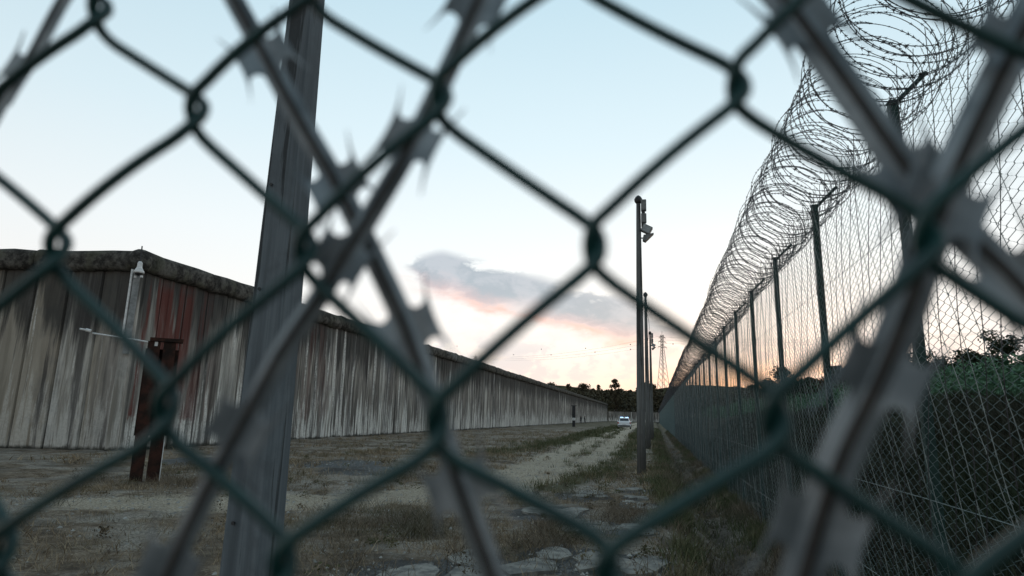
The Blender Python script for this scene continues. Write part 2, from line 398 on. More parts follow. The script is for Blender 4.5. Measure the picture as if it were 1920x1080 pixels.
SLABS = [(-0.45, 13.9, .45), (-0.30, 11.6, .42), (-1.4, 12.6, .6), (-1.7, 10.3, .7), (-0.9, 9.2, .55), (-0.35, 9.0, .4), (-0.95, 7.0, .6), (-0.3, 7.0, .45), (-1.75, 6.2, .6), (-2.4, 5.9, .5), (-0.4, 12.7, .3), (-9.0, 17.2, 1.4), (-7.4, 15.6, 1.2), (-12.5, 16.5, 1.6)]
def masks(x, y):
    tl = np.exp(-(seg_dist(x, y, TRACK_L) / 1.0) ** 2); trr = np.exp(-(seg_dist(x, y, TRACK_R) / 0.8) ** 2)
    track = np.maximum(tl, trr)
    green = np.maximum.reduce([np.exp(-(seg_dist(x, y, GREEN_M) / 1.0) ** 2), 0.45 * np.exp(-(seg_dist(x, y, GREEN_C) / 0.28) ** 2),
                               0.9 * np.exp(-(seg_dist(x, y, GREEN_R) / 0.55) ** 2), 0.9 * np.exp(-(seg_dist(x, y, GREEN_P) / 0.35) ** 2)])
    slab = np.zeros_like(x)
    for sx, sy, r in SLABS: slab = np.maximum(slab, np.exp(-(((x - sx) / r) ** 2 + ((y - sy) / (r * 1.25)) ** 2) ** 2))
    ditch = np.exp(-((x - 0.98) / 0.42) ** 2)
    return track, green, slab, ditch
def vnoise(x, y, s, seed):
    r = np.random.default_rng(seed); g = r.random((64, 64))
    u, v = np.asarray(x) / s, np.asarray(y) / s
    i, j = np.floor(u).astype(int), np.floor(v).astype(int); fu, fv = u - i, v - j
    fu = fu * fu * (3 - 2 * fu); fv = fv * fv * (3 - 2 * fv)
    q = lambda a, b: g[a % 64, b % 64]
    return (q(i, j) * (1 - fu) + q(i + 1, j) * fu) * (1 - fv) + (q(i, j + 1) * (1 - fu) + q(i + 1, j + 1) * fu) * fv - 0.5
def sst(v, a, b):
    t = np.clip((v - a) / (b - a), 0, 1); return t * t * (3 - 2 * t)
def terrain(x, y):
    x = np.asarray(x, float); y = np.asarray(y, float)
    track, green, slab, ditch = masks(x, y)
    near = sst(y, 70, 20)
    z = 0.10 * vnoise(x, y, 2.6, 1) + 0.05 * vnoise(x, y, 0.7, 2) * near + 0.035 * vnoise(x, y, 0.25, 3) * near
    z = z - 0.05 * track + 0.03 * green
    z = z * (1 - 0.75 * slab) + 0.01 * slab
    z -= 0.50 * ditch * (1 + 0.25 * vnoise(x, y, 0.6, 5))
    z -= 0.22 * sst(x, 1.1, 1.5) * (1 - sst(x, 2.2, 3.2)) 
    z += 0.9 * vnoise(x, y, 0.35, 6) * 0.25 * ditch * near
    z += (1.75 + 0.5 * vnoise(x, y, 3.0, 9)) * sst(x, 2.4, 6.5)
    z += 1.4 * sst(x, 9, 30)
    z += 9.0 * sst(y, 285, 420) * sst(x, -200, 60) + 8.0 * sst(y, 285, 520)
    return z
xs = np.unique(np.concatenate([np.linspace(-1500, -120, 12), np.linspace(-120, -22, 30), np.linspace(-22, -10, 60), np.linspace(-10, -3, 70), np.linspace(-3, 3.2, 150), np.linspace(3.2, 14, 50), np.linspace(14, 120, 24), np.linspace(120, 1500, 12)]))
ys = np.unique(np.concatenate([np.linspace(-60, 0, 16), np.linspace(0, 4, 16), 4 * (30.0) ** np.linspace(0, 1, 330), np.linspace(120, 560, 60), np.linspace(560, 3000, 12)]))
gx, gy = np.meshgrid(xs, ys)
gz = terrain(gx, gy)
nx, ny = len(xs), len(ys)
idx = np.arange(nx * ny).reshape(ny, nx)
gf = np.stack([idx[:-1, :-1], idx[:-1, 1:], idx[1:, 1:], idx[1:, :-1]], -1).reshape(-1, 4)
tr_, gr_, sl_, di_ = masks(gx, gy)
ground = link_mesh('ground', np_mesh('ground', np.stack([gx, gy, gz], -1).reshape(-1, 3), gf, M_GROUND, True,
                   {'track': tr_.ravel(), 'green': gr_.ravel(), 'slab': sl_.ravel(), 'ditch': di_.ravel()}))
tag(ground, kind='structure')

# cracked paving slabs, the pieces that show between the weeds
for i, (sx, sy, r) in enumerate(SLABS[:11]):
    for k in range(5):
        ang = random.uniform(0, 6.28); cx, cy = sx + random.uniform(-.55, .55) * r, sy + random.uniform(-.8, .8) * r
        n = random.randint(5, 8); rr = r * random.uniform(.30, .50)
        out = []
        for j in range(n):
            a = ang + 6.283 * j / n
            q = rr * random.uniform(.55, 1.25); out.append((cx + q * math.cos(a), cy + q * 1.5 * math.sin(a)))
        zt = float(terrain(cx, cy)) + 0.002 + 0.004 * k
        M = Matrix.Translation((cx, cy, zt)) @ Matrix.Rotation(random.uniform(-.02, .02), 4, 'X') @ Matrix.Rotation(random.uniform(-.02, .02), 4, 'Y') @ Matrix.Translation((-cx, -cy, 0))
        if i == 0 and k == 0:
            M_SLAB = simple('broken_concrete', (0.13, 0.13, 0.122), (0.27, 0.262, 0.235), 7.0, 0.95, 0.15, 0, (0.8, 0.02))
        MB().prism(out, -0.05, 0.012, M).build('slab', M_SLAB, ground)

# ------------------------------------------------------------------ perimeter wall
CORNER = Vector((-18.1, 18.4, 0)); FAR = Vector((-18.95, 262.5, 0)); LEFTD = Vector((-5.8, -0.95, 0)).normalized()
WALL_H = 6.5
wall = empty('perimeter_wall', CORNER)
tag(wall, 'long stained concrete panel wall with rounded dark coping, turning a corner on the left', 'wall')
def panel_mesh(w, var):
    prof = [(-w / 2 + .018, -.08), (-w / 2 + .045, 0.0), (-w * .22, 0.0), (-w * .19, .035), (-w * (.02 + .05 * var), .035), (-w * (-.01 + .0 * var) + .01, 0.0), (w * .25, 0.0), (w * .27, .022), (w / 2 - .05, .022), (w / 2 - .018, -.08)]
    n = len(prof); vs = [(x, -y, z) for z in (-0.6, WALL_H) for x, y in prof] 
    fs = [(i, i + 1, n + i + 1, n + i) for i in range(n - 1)]
    b = len(vs); vs += [(-w / 2 + .012, .2, -.6), (w / 2 - .012, .2, -.6), (-w / 2 + .012, .2, WALL_H), (w / 2 - .012, .2, WALL_H)]
    fs += [(b, 0, n, b + 2), (n - 1, b + 1, b + 3, 2 * n - 1), (b + 1, b, b + 2, b + 3), tuple(range(n, 2 * n)) + (b + 3, b + 2)]
    return MB().add(vs, fs).mesh('wall_panel', M_WALL)
PW = 1.25
pm = [panel_mesh(PW, v) for v in (0, 1, 2)]
def cope_mesh(L, var):
    rr = random.Random(var); n = 14; k = 5; vs = []; fs = []
    for a in range(k):
        y = (a / (k - 1) - .5) * L; sag = rr.uniform(-.045, .045); rq = .94 + rr.uniform(-.04, .04); 
        for j in range(n):
            t = 2 * math.pi * j / n
            ct_, st_ = math.cos(t), math.sin(t)
            vs.append((y, 0.0 + .33 * rq * math.copysign(abs(ct_) ** .65, ct_), WALL_H + .16 + sag + (.42 if st_ > 0 else .40) * rq * math.copysign(abs(st_) ** .8, st_)))
    fs = [(i * n + j, i * n + (j + 1) % n, (i + 1) * n + (j + 1) % n, (i + 1) * n + j) for i in range(k - 1) for j in range(n)]
    fs += [tuple(range(n - 1, -1, -1)), tuple((k - 1) * n + j for j in range(n))]
    return MB().add(vs, fs).mesh('coping_piece', M_COPE, True)
CL = 3.75
cm = [cope_mesh(CL - .03, v) for v in range(4)]
def wall_run(a, b, face_n, count_w, count_c):
    dirv = (b - a).normalized(); L = (b - a).length
    rz = math.atan2(dirv.y, dirv.x)
    # local -y must look to the visible side
    if (Matrix.Rotation(rz, 3, 'Z') @ Vector((0, -1, 0))).dot(face_n) < 0: rz += math.pi
    for i in range(int(L / PW)):
        p = a + dirv * (PW * (i + .5))
        o = link_mesh('wall_panel', pm[(i * 7 + i // 3) % 3], wall, p - CORNER, rz)
        o.location.z = 0.0
        off = random.uniform(-.012, .012); nn_ = face_n.normalized() * off; o.location += nn_
    back = a - face_n.normalized() * .16 + dirv * L / 2 - CORNER
    MB().box(-L / 2, L / 2, -.08, .08, -.6, WALL_H - .02).build('wall_core', M_WALL, wall, loc=(back.x, back.y, 0), rz=math.atan2(dirv.y, dirv.x))
    for i in range(int(math.ceil(L / CL))):
        s = min(CL * (i + .5), L - CL / 2) if i < int(math.ceil(L / CL)) - 1 else L - CL / 2
        o = link_mesh('coping_piece', cm[i % 4], wall, a + dirv * s - CORNER, rz)
        o.location.z = random.uniform(-.03, .03)
        o.rotation_euler = (0, random.uniform(-.006, .006), rz)
wall_run(CORNER, FAR, Vector((1, 0, 0)), 0, 0)
wall_run(CORNER, CORNER + LEFTD * 21.25, Vector((.15, -.98, 0)), 0, 0)
# corner post and back core
mb = MB(); mb.box(-.16, .16, -.16, .16, -.6, WALL_H); mb.build('corner_post', M_WALL, wall, rz=R(25))
mb = MB()
for k in range(6):
    a = [math.pi * 2 * j / 14 for j in range(14)]
mb.tube([(0, 0, WALL_H + .14 - .30), (0, 0, WALL_H + .14 - .1), (0, 0, WALL_H + .14 + .1), (0, 0, WALL_H + .14 + .34), (0, 0, WALL_H + .14 + .46)], [.34, .41, .41, .30, .1], 14)
mb.build('corner_cap', M_COPE, wall, True)
# corner strip of pale metal with bolts
mb = MB(); mb.box(-.03, .03, -.03, .03, 3.9, 6.3); mb.build('metal_strip', M_WHITE, wall, loc=(.06, -.30, 0), rz=R(20))
mb = MB(); mb.box(-.10, .10, -.02, .02, 3.3, 6.25); mb.build('metal_strip', simple('pale_grey_steel', (.16, .17, .17), (.27, .28, .28), 4.0, .6), wall, loc=(.20, -.21, 0), rz=R(38))

# small bell-shaped lamp hanging at the corner
la = empty('corner_lamp', (-17.66, 18.0, 6.12))
tag(la, 'small white bell-shaped lamp hanging at the top of the wall corner', 'lamp')
mb = MB(); mb.tube([(0, 0, .42), (0, 0, .36), (0, 0, .28), (0, 0, .2), (0, 0, .06), (0, 0, 0)], [.05, .08, .08, .09, .17, .17], 14); mb.build('lamp_shade', M_WHITE, la, True)
mb = MB(); mb.tube([(0, 0, 0), (0, 0, -.05), (0, 0, -.09)], [.13, .11, .03], 12); mb.build('lamp_lens', M_DARK, la, True)
mb = MB(); mb.tube([(0, 0, .42), (-.01, 0, .8), (-.06, .04, 1.0)], .022, 6); mb.build('hanging_rod', M_DARK, la)
for dx_ in (-.12, .14):
    MB().box(-.03, .03, -.03, .03, -.16, -.09).build('clip', M_WHITE, la, loc=(dx_, 0, 0))

# ------------------------------------------------------------------ far cross wall
fw = empty('cross_wall', (-19, 268, 0))
tag(fw, 'low grey wall closing off the far end of the track behind the car', 'wall')
fm = MB().box(-1.72, 1.72, -.1, .1, -.5, 4.0).mesh('wall_panel', M_WALL)
fc = MB().box(-1.74, 1.74, -.16, .16, 4.0, 4.18).mesh('coping_piece', M_COPE)
for i in range(12):
    link_mesh('wall_panel', fm, fw, (1.75 + 3.5 * i, random.uniform(-.03, .03), 0)); link_mesh('coping_piece', fc, fw, (1.75 + 3.5 * i, 0, 0))

# ------------------------------------------------------------------ right-hand fence
FTOP = 3.86; BAY = 2.4; Y0 = 4.82 - 2 * BAY; NB = 108
fence = empty('perimeter_fence', (FX, 0, 0))
tag(fence, 'tall green chain-link fence running away along the right side', 'fence')
def mesh_bay(L, z0, z1, r):
    a = .0354; cols = int(round(L / (2 * a))); w = L / cols / 2; rows = int((z1 - z0) / a)
    vs = []; fs = []
    k = 3
    for c in range(cols):
        yc = (c * 2 + 1) * w
        pts = []
        for j in range(rows + 1):
            side = 1 if (j + c) % 2 else -1
            y = yc + side * (w + .0012); z = z0 + j * a
            jx = .0016 * side
            pts.append(((0.0022 if True else 0), y - side * .003, z - .0045, side)); pts.append((-.0022, y - side * .003, z + .0045, side))
        b = len(vs)
        for (x, y, z, sd) in pts:
            for q in range(k):
                t = 2 * math.pi * q / k
                vs.append((x + r * math.cos(t), y + r * math.sin(t) * .75, z + r * math.sin(t) * .6))
        for i in range(len(pts) - 1):
            for q in range(k):
                fs.append((b + i * k + q, b + i * k + (q + 1) % k, b + (i + 1) * k + (q + 1) % k, b + (i + 1) * k + q))
    return np_mesh('mesh_panel', np.array(vs), np.array(fs), M_MESH)
bay_mesh = mesh_bay(BAY, -0.45, FTOP - .05, .0023)
post_mesh = MB().box(-.03, .03, -.03, .03, -.9, FTOP).box(-.036, .036, -.036, .036, FTOP, FTOP + .015)
post_mesh = post_mesh.mesh('post', M_GREENPOST)
arm_mesh = MB().tube([(0, 0, FTOP - .02), (.24, -.02, FTOP + .22)], .018, 6).mesh('arm', M_GREENPOST)
for z in (0.30, 1.02, 2.88, FTOP - .06):
    MB().tube([(-.005 - .004 * (k % 2), Y0 + BAY * (k - 2), z - .010 * (k % 2)) for k in range(62)], .0028, 4).build('tension_wire', M_MESH, fence)
def barb(vs, fs, p, t, nrm, sz):
    """four-pointed sheet barb: two thin crossed blades"""
    u = nrm.cross(t).normalized()
    b = len(vs)
    vs += [p + t * sz + u * sz * .9, p + t * sz * .25 + u * sz * .25, p - t * sz + u * sz * .9, p - t * sz * .25,
           p - t * sz - u * sz * .9, p + t * sz * .25 - u * sz * .25, p + t * sz - u * sz * .9, p + t * sz * .25]
    fs += [(b, b + 1, b + 7), (b + 2, b + 3, b + 1), (b + 4, b + 5, b + 3), (b + 6, b + 7, b + 5)]
    fs += [(b + 1, b + 3, b + 5), (b + 1, b + 5, b + 7)]
def coil_section(L, loops, rad, seed, jitter=.05, wire=.0022, bsz=.014, bspace=.045, nseg=40):
    rr = random.Random(seed); vs = []; fs = []; tv = []; mb = MB()
    for strand in (0, 1):
        N = loops * nseg; ph = rr.uniform(0, 6.28)
        pts = []
        for i in range(N + 1):
            t = i / N; a = 2 * math.pi * loops * t * (1 if strand == 0 else -1) + ph
            taper = math.sin(math.pi * t) ** .25 if 0 < t < 1 else 0
            rj = rad * (1 + jitter * math.sin(a * .37 + seed) + jitter * .8 * math.sin(a * .131 + 2 * seed))
            y = L * t + .10 * math.sin(a) * (1 if strand else -1) + .05 * math.sin(a * .5 + seed)
            pts.append(Vector((rj * math.cos(a) * 1.03, y, rj * math.sin(a) + .02 * math.sin(a * .21))))
        mb.tube(pts, wire, 4, False)
        acc = 0
        for i in range(N):
            seg = pts[i + 1] - pts[i]; l = seg.length; acc += l
            if acc > bspace:
                acc = 0; t = seg.normalized(); nr = Vector((rr.uniform(-1, 1), rr.uniform(-1, 1), rr.uniform(-1, 1))); nr = (nr - t * nr.dot(t))
                if nr.length > .05: barb(tv, fs, pts[i], t, nr.normalized(), bsz * rr.uniform(.8, 1.2))
    mb.add(tv, fs)
    return mb.mesh('coil_section', M_RAZOR)
sec = [coil_section(BAY, 15, .43, s, .05, .0031) for s in (1, 2, 3)]
sec_near = [coil_section(BAY, 15, .435, s, .075, .0030, .016, .042, 64) for s in (11, 12, 13)]
far_sec = coil_section(BAY, 7, .43, 5, .04, .0045, .02, .3, 20)
coil = empty('razor_wire_coil', (FX - .06, 0, 4.17))
tag(coil, 'long spiral coil of barbed razor wire lying along the top of the right fence', 'razor wire')
# flat-wrap tapes criss-crossing the inside face of the mesh; one family coloured as lit, the other as shaded
def tape_bay(L, seed):
    rr = random.Random(seed); out_ = []; mb = MB(); fs = []; tv = []
    pitch = .24
    for (z0, z1) in [(-.4, FTOP + .05)]:
        for fam in (0, 1):
            mb = MB(); fs = []; tv = []; out_.append(mb)
            for k in range(int(L / pitch)):
                y = k * pitch + rr.uniform(-.03, .03) + (.5 if fam else 0) * pitch; h = z1 - z0; run = h / (2.3 if fam == 0 else -7.0)
                pts = []; wob = rr.uniform(-.05, .05); ph = rr.uniform(0, 6.28)
                n = 22
                for i in range(n + 1):
                    t = i / n
                    yy = y + run * (t - .5) + wob * math.sin(math.pi * t) + .018 * math.sin(9 * t + ph)
                    xx = -.045 - .022 * math.sin(6.28 * t * 2 + ph) - (.012 if fam else 0)
                    pts.append(Vector((xx, yy, z0 + h * t)))
                if fam == 0:
                    w = .0042
                    b = len(mb.v); vs = []
                    for i, p in enumerate(pts):
                        t = (pts[min(i + 1, n)] - pts[max(i - 1, 0)]).normalized(); u = Vector((-.35, -.93, 0.0)); u = (u - t * u.dot(t)).normalized(); q = t.cross(u)
                        vs += [p + u * w, p + q * .0018, p - u * w, p - q * .0018]
                    mb.add(vs, [(i * 4 + j, i * 4 + (j + 1) % 4, i * 4 + 4 + (j + 1) % 4, i * 4 + 4 + j) for i in range(n) for j in range(4)])
                else: mb.tube(pts, .0024, 4, False)
                tot = int(h / .075)
                for i in range(tot):
                    t = (i + .5) / tot; f = t * n; a = int(f); p = pts[a].lerp(pts[min(a + 1, n)], f - a); tt = (pts[min(a + 1, n)] - pts[a])
                    if tt.length < 1e-6: continue
                    barb(tv, fs, p, tt.normalized(), Vector((1, rr.uniform(-.5, .5), rr.uniform(-.3, .3))).normalized(), .013)
            mb.add(tv, fs)
    return out_[0].mesh('lit_tape_section', M_TAPE), out_[1].mesh('shaded_tape_section', M_RAZOR)  # light and shade of the two tape directions put into their colours
tapes = [tape_bay(BAY, s) for s in (21, 22)]
flat = empty('razor_tape_net', (FX, 0, 0))
tag(flat, 'criss-crossing grey razor tape fixed against the inside of the right fence mesh', 'razor wire')
for i in range(-2, NB):
    y = Y0 + BAY * i
    link_mesh('mesh_panel', bay_mesh, fence, (0, y, 0)); link_mesh('post', post_mesh, fence, (.045, y, random.uniform(-.02, .02)))
    if i < 70: link_mesh('arm', arm_mesh, fence, (.045, y, 0))
    jz = random.uniform(-.03, .03)
    s = sec_near[i % 3] if i < 4 else (sec[i % 3] if i < 26 else far_sec)
    o = link_mesh('coil_section', s, coil, (random.uniform(-.03, .03), y, jz)); o.rotation_euler = (0, random.choice((0, .3, -.3, .6)), 0)
    if i < 24:
        link_mesh('lit_tape_section', tapes[i % 2][0], flat, (0, y, random.uniform(-.02, .02)))
        link_mesh('shaded_tape_section', tapes[i % 2][1], flat, (0, y, random.uniform(-.02, .02)))

# ------------------------------------------------------------------ near chain-link fence, right in front of the lens
D0 = 0.15; A3 = R(3)
NU = Vector((math.cos(A3), math.sin(A3), 0)); NN = Vector((math.sin(A3), -math.cos(A3), 0))
NODES = {(0, 0): (-.1602, .1201), (1, 1): (-.1211, .0832), (0, 2): (-.1605, .0422), (2, 2): (-.0827, .0406), (1, 3): (-.1183, -.0022), (3, 1): (-.0470, .0832), (4, 2): (-.0057, .0410), (5, 1): (.0302, .0823), (3, 3): (-.0439, -.0031), (5, 3): (.0343, .0006), (6, 2): (.0694, .0423), (2, 4): (-.0810, -.0387), (4, 4): (-.0031, -.0350), (0, 4): (-.1614, -.0403), (2, 0): (-.0875, .1219), (7, 1): (.1005, .0785), (6, 0): (.0600, .1200), (4, 0): (-.0105, .1221), (7, 3): (.1048, .0035), (6, 4): (.0690, -.0350)}
def node(i, j):
    if (i, j) in NODES: return NODES[(i, j)]
    r = random.Random(i * 977 + j * 131)
    return (i * .03732 + j * .00146 * 0.6 - .16 + r.uniform(-.002, .002), i * .00034 - j * .03974 + .1199 + r.uniform(-.002, .002))
def near_pt(u, z, dep): return NU * u - NN * dep + Vector((0, 0, z + EYE))
def bez(a, b, c, n):
    return [a * (1 - t) ** 2 + b * 2 * t * (1 - t) + c * t * t for t in [k / n for k in range(n + 1)]]
nf = empty('chain_link_fence', near_pt(0, -EYE, D0))
tag(nf, 'blurred dark green chain-link mesh right in front of the viewer', 'fence')
RW = .00176
J0, J1 = -42, 40
for c in range(-58, 47):
    # one zigzag wire between node columns c (left bends) and c+1 (right bends)
    path = []
    for j in range(J0, J1):
        right = (c + 1 + j) % 2 == 0
        i = c + 1 if right else c
        u, z = node(i, j)
        s = 1 if right else -1
        f = .0030; bk = -.0030
        # downward travel: legs going down-right lie in front, legs going down-left behind
        din, dout = (f, bk) if right else (bk, f)
        prev = node(i - s, j - 1); nxt = node(i - s, j + 1)
        K = [(u - s * .0036, z + .0088, din), (u - s * .0004, z + .0060, din * .95), (u + s * .0012, z + .0030, din * .6), (u + s * .0016, z - .0004, dout * .1), (u + s * .0008, z - .0036, dout * .8), (u - s * .0034, z - .0078, dout)]
        K = [near_pt(a, b, D0 + d) for a, b, d in K]
        if path:
            a = path[-1]; b = K[0]; mid = (a + b) / 2
            bow = .0024 if s < 0 else .0003       # legs running down-left bow upward
            mid = mid + NU * (-bow * .25) + Vector((0, 0, bow * .25)) + NN * (.0020 if s < 0 else -.0018)
            seg = bez(a, mid, b, 5); path += seg[1:-1]
        path += K
    big = -2 <= c <= 9
    mb = MB()
    if big:
        # subdivide once for round bends
        P = path; Q = []
        for a, b in zip(P[:-1], P[1:]): Q += [a * .75 + b * .25, a * .25 + b * .75]
        mb.tube(Q, RW, 8)
    else: mb.tube(path, RW, 4)
    o = mb.build('wire', M_GREEN, None, True)
    o.parent = nf; o.matrix_parent_inverse = nf.matrix_world.inverted(); o.matrix_parent_inverse = Matrix.Translation(-nf.location)
bpy.context.view_layer.update()

# ------------------------------------------------------------------ near razor tape strands
def catmull(P, n):
    P = [P[0] * 2 - P[1]] + P + [P[-1] * 2 - P[-2]]; out = []
    for i in range(1, len(P) - 2):
        for k in range(n):
            t = k / n; a, b, c_, d_ = P[i - 1], P[i], P[i + 1], P[i + 2]
            out.append(.5 * ((2 * b) + (-a + c_) * t + (2 * a - 5 * b + 4 * c_ - d_) * t * t + (-a + 3 * b - 3 * c_ + d_) * t ** 3))
    out.append(P[-2]); return out
HALF = [(-.0108, .0025), (-.0088, .0026), (-.0070, .0030), (-.0055, .0040), (-.0049, .0055), (-.0052, .0070), (-.0065, .0081), (-.0086, .0087), (-.0142, .0108), (-.0090, .0094), (-.0050, .0088), (-.0015, .0086)]
BLADE_UP = HALF + [(-x, y) for x, y in reversed(HALF)]
def strand(name, pts, blades, dep, label, sc=1.0, tilt=0.0, wf=1.0, over=()):
    P = [near_pt(u, z, dep + dd) for (u, z), dd in zip(pts, over or [0] * len(pts))]
    C = catmull(P, 8)
    root = empty(name, C[0]); tag(root, label, 'razor wire', 'strands of razor tape behind the near mesh')
    off = Matrix.Translation(-C[0])
    nrm = (NN + Vector((0, 0, tilt))).normalized()
    def fr(i):
        t = (C[min(i + 1, len(C) - 1)] - C[max(i - 1, 0)]).normalized(); u = nrm.cross(t).normalized(); return t, u, t.cross(u)
    hw = .0027 * sc * wf; vs = []; n = len(C)
    for i, p in enumerate(C):
        t, u, q = fr(i)
        vs += [off @ (p + u * hw + q * .0004), off @ (p + u * .0011 * sc + q * .0013), off @ (p - u * .0011 * sc + q * .0013), off @ (p - u * hw + q * .0004), off @ (p - u * hw - q * .0002), off @ (p + u * hw - q * .0002)]
    fs = [(i * 6 + j, i * 6 + (j + 1) % 6, i * 6 + 6 + (j + 1) % 6, i * 6 + 6 + j) for i in range(n - 1) for j in range(6)]
    MB().add(vs, fs).build('tape', M_GALV, root)
    mb = MB(); mb.tube([off @ (p - fr(i)[2] * -.0003) for i, p in enumerate(C)], .00145 * sc, 8); mb.build('core_wire', M_CORE, root, True)
    mb = MB(); mb.tube([off @ (p + (NN * .0009)) for i, p in enumerate(C)], .0012 * sc, 8); mb.build('core_wire', M_CORE, root, True)
    for bi, (bu, bz) in enumerate(blades):
        bp = near_pt(bu, bz, dep); sc_b = sc * .92; i = min(range(n), key=lambda k: (C[k] - bp).length)
        t, u, q = fr(i); p = C[i]
        for sgn in (1, -1):
            rfold = random.uniform(-1, 1)
            fold = Matrix.Rotation(sgn * random.uniform(.1, .35), 3, t) 
            pl = [(x * sc_b, y * sc_b) for x, y in BLADE_UP]
            vs = []
            uu = (fold @ u) * sgn; qq = t.cross(uu)
            pl = [(pl[0][0], .0008 * sc)] + pl + [(pl[-1][0], .0008 * sc)]
            m_ = len(pl)
            for th in (-.00028, .00028): vs += [off @ (p + t * x + uu * y + qq * (th + .35 * max(0, y - .006 * sc) * rfold)) for x, y in pl]
            fs = [tuple(range(m_ - 1, -1, -1)), tuple(range(m_, 2 * m_))] + [(a, (a + 1) % m_, m_ + (a + 1) % m_, m_ + a) for a in range(m_)]
            MB().add(vs, fs).build('blade', M_GALV, root)
    return root
strand('razor_strand', [(-.172, .185), (-.1786, .1644), (-.1916, .1399), (-.2002, .1178), (-.2095, .1003), (-.2172, .0772), (-.222, .05)], [(-.2022, .1118)], .165,
       'short strand of razor tape cutting across the top left corner', .95, .1, 1.25)
strand('razor_strand', [(-.165, .190), (-.1412, .1575), (-.1284, .1371), (-.1139, .1138), (-.1003, .0919), (-.0847, .0678), (-.0718, .0455), (-.0598, .0231), (-.0507, .0008), (-.0415, -.0214), (-.0329, -.0409), (-.0263, -.0556), (-.020, -.08)],
       [(-.1139, .1138), (-.0847, .0678), (-.0598, .0231), (-.0415, -.0190)], .170, 'razor tape strand from the top of the concrete pole down to the bottom centre', 1.12, .15, 1.12)
strand('razor_strand', [(-.02, .17), (-.033, .1391), (-.0399, .1216), (-.0473, .1028), (-.0582, .0772), (-.069, .0565), (-.0817, .0341), (-.0929, .0159), (-.102, -.0033), (-.1097, -.0191), (-.1181, -.0401), (-.1222, -.0549), (-.128, -.08)],
       [(-.0406, .119), (-.0582, .0772), (-.076, .0433), (-.1017, -.0061), (-.1193, -.0428)], .161, 'brownish razor tape strand slanting from top centre across the concrete pole to the lower left', 1.08, -.1, 1.1)
strand('razor_strand', [(.02, .16), (.0378, .1321), (.0497, .1118), (.0629, .0864), (.0745, .063), (.0847, .0483), (.095, .0345), (.1043, .0189), (.12, -.01)],
       [(.0503, .1101), (.0746, .0637), (.0949, .0338)], .167, 'wide razor tape strand descending across the barbed coil at the top right', 1.22, .05, 1.5)
strand('razor_strand', [(.125, .145), (.1126, .1192), (.1015, .0989), (.0908, .0792), (.0816, .0613), (.0746, .0452), (.0668, .0256), (.059, .0091), (.0494, -.0093), (.0409, -.0318), (.0367, -.0454), (.03, -.07)],
       [(.0978, .0933), (.0783, .0518), (.0604, .0116), (.0437, -.0248)], .160, 'wide razor tape strand from the top right corner down before the right fence', 1.22, -.1, 1.45)

# ------------------------------------------------------------------ concrete poles
def pole_mesh(name, w0, w1, h, mat, ch=.12):
    mb = MB(); vs = []
    for z, w in ((-.4, w0), (h * .25, w0 + (w1 - w0) * .25), (h * .5, w0 + (w1 - w0) * .5), (h * .75, w0 + (w1 - w0) * .75), (h, w1)):
        a = w / 2; c = a * ch * 2
        vs += [(a - c, -a, z), (a, -a + c, z), (a, a - c, z), (a - c, a, z), (-a + c, a, z), (-a, a - c, z), (-a, -a + c, z), (-a + c, -a, z)]
    fs = [(i * 8 + j, i * 8 + (j + 1) % 8, i * 8 + 8 + (j + 1) % 8, i * 8 + 8 + j) for i in range(4) for j in range(8)] + [tuple(range(7, -1, -1)), tuple(32 + j for j in range(8))]
    return mb.add(vs, fs).mesh(name, mat)
PA = R(-33.8); PD = 4.55
bp = empty('concrete_pole', (math.sin(PA) * PD, math.cos(PA) * PD, 0), R(33.8 - 34))
tag(bp, 'thick weathered concrete pole standing close behind the mesh on the left', 'pole')
link_mesh('shaft', pole_mesh('shaft', .285, .10, 9.0, M_POLE, .05), bp)
for k in range(10): MB().tube([(-.06, -.142 + .0077 * k, .8 + .75 * k), (-.06, -.150 + .0077 * k, .8 + .75 * k)], .012, 8).build('bolt', M_DARK, bp)

def lamp_pole(x, y, lean, label, lights=True):
    p = empty('floodlight_pole', (x, y, float(terrain(x, y))), 0); p.rotation_euler = (0, lean, 0)
    tag(p, label, 'lamp pole', 'floodlight poles in a row')
    link_mesh('shaft', LP_SHAFT, p)
    link_mesh('cap', LP_CAP, p)
    for nm, me in LP_PARTS if lights else ():
        link_mesh(nm, me, p)
    return p
mbs = MB(); mbs.tube([(0, 0, -.3), (0, 0, 2), (0, 0, 4), (0, 0, 6), (0, 0, 7.75)], [.125, .112, .098, .08, .062], 12); LP_SHAFT = mbs.mesh('shaft', M_LAMPPOLE, True)
mbs = MB(); mbs.tube([(0, 0, 7.75), (0, 0, 7.8), (0, 0, 7.88), (0, 0, 7.95), (0, 0, 8.0)], [.07, .11, .12, .08, .02], 12); LP_CAP = mbs.mesh('cap', M_DARK, True)
def tiltbox(cx, cy, cz, sx, sy, sz, ry, mat, nm):
    M = Matrix.Translation((cx, cy, cz)) @ Matrix.Rotation(ry, 4, 'Y')
    return (nm, MB().box(-sx / 2, sx / 2, -sy / 2, sy / 2, -sz / 2, sz / 2, M).mesh(nm, mat))
LP_PARTS = [tiltbox(.15, 0, 7.68, .15, .18, .32, 0, M_LAMP, 'lamp_housing'), tiltbox(.14, 0, 7.46, .10, .14, .12, 0, M_DARK, 'bracket'),
            tiltbox(.15, 0, 7.28, .15, .18, .26, 0, M_LAMP, 'lamp_housing'), tiltbox(.14, 0, 7.09, .12, .16, .12, 0, M_DARK, 'bracket'),
            tiltbox(.228, -.01, 7.68, .006, .15, .28, 0, M_LAMPGLASS, 'lamp_glass'), tiltbox(.228, -.01, 7.28, .006, .15, .22, 0, M_LAMPGLASS, 'lamp_glass')]
MF = Matrix.Translation((.23, -.03, 6.93)) @ Matrix.Rotation(R(28), 4, 'Y')
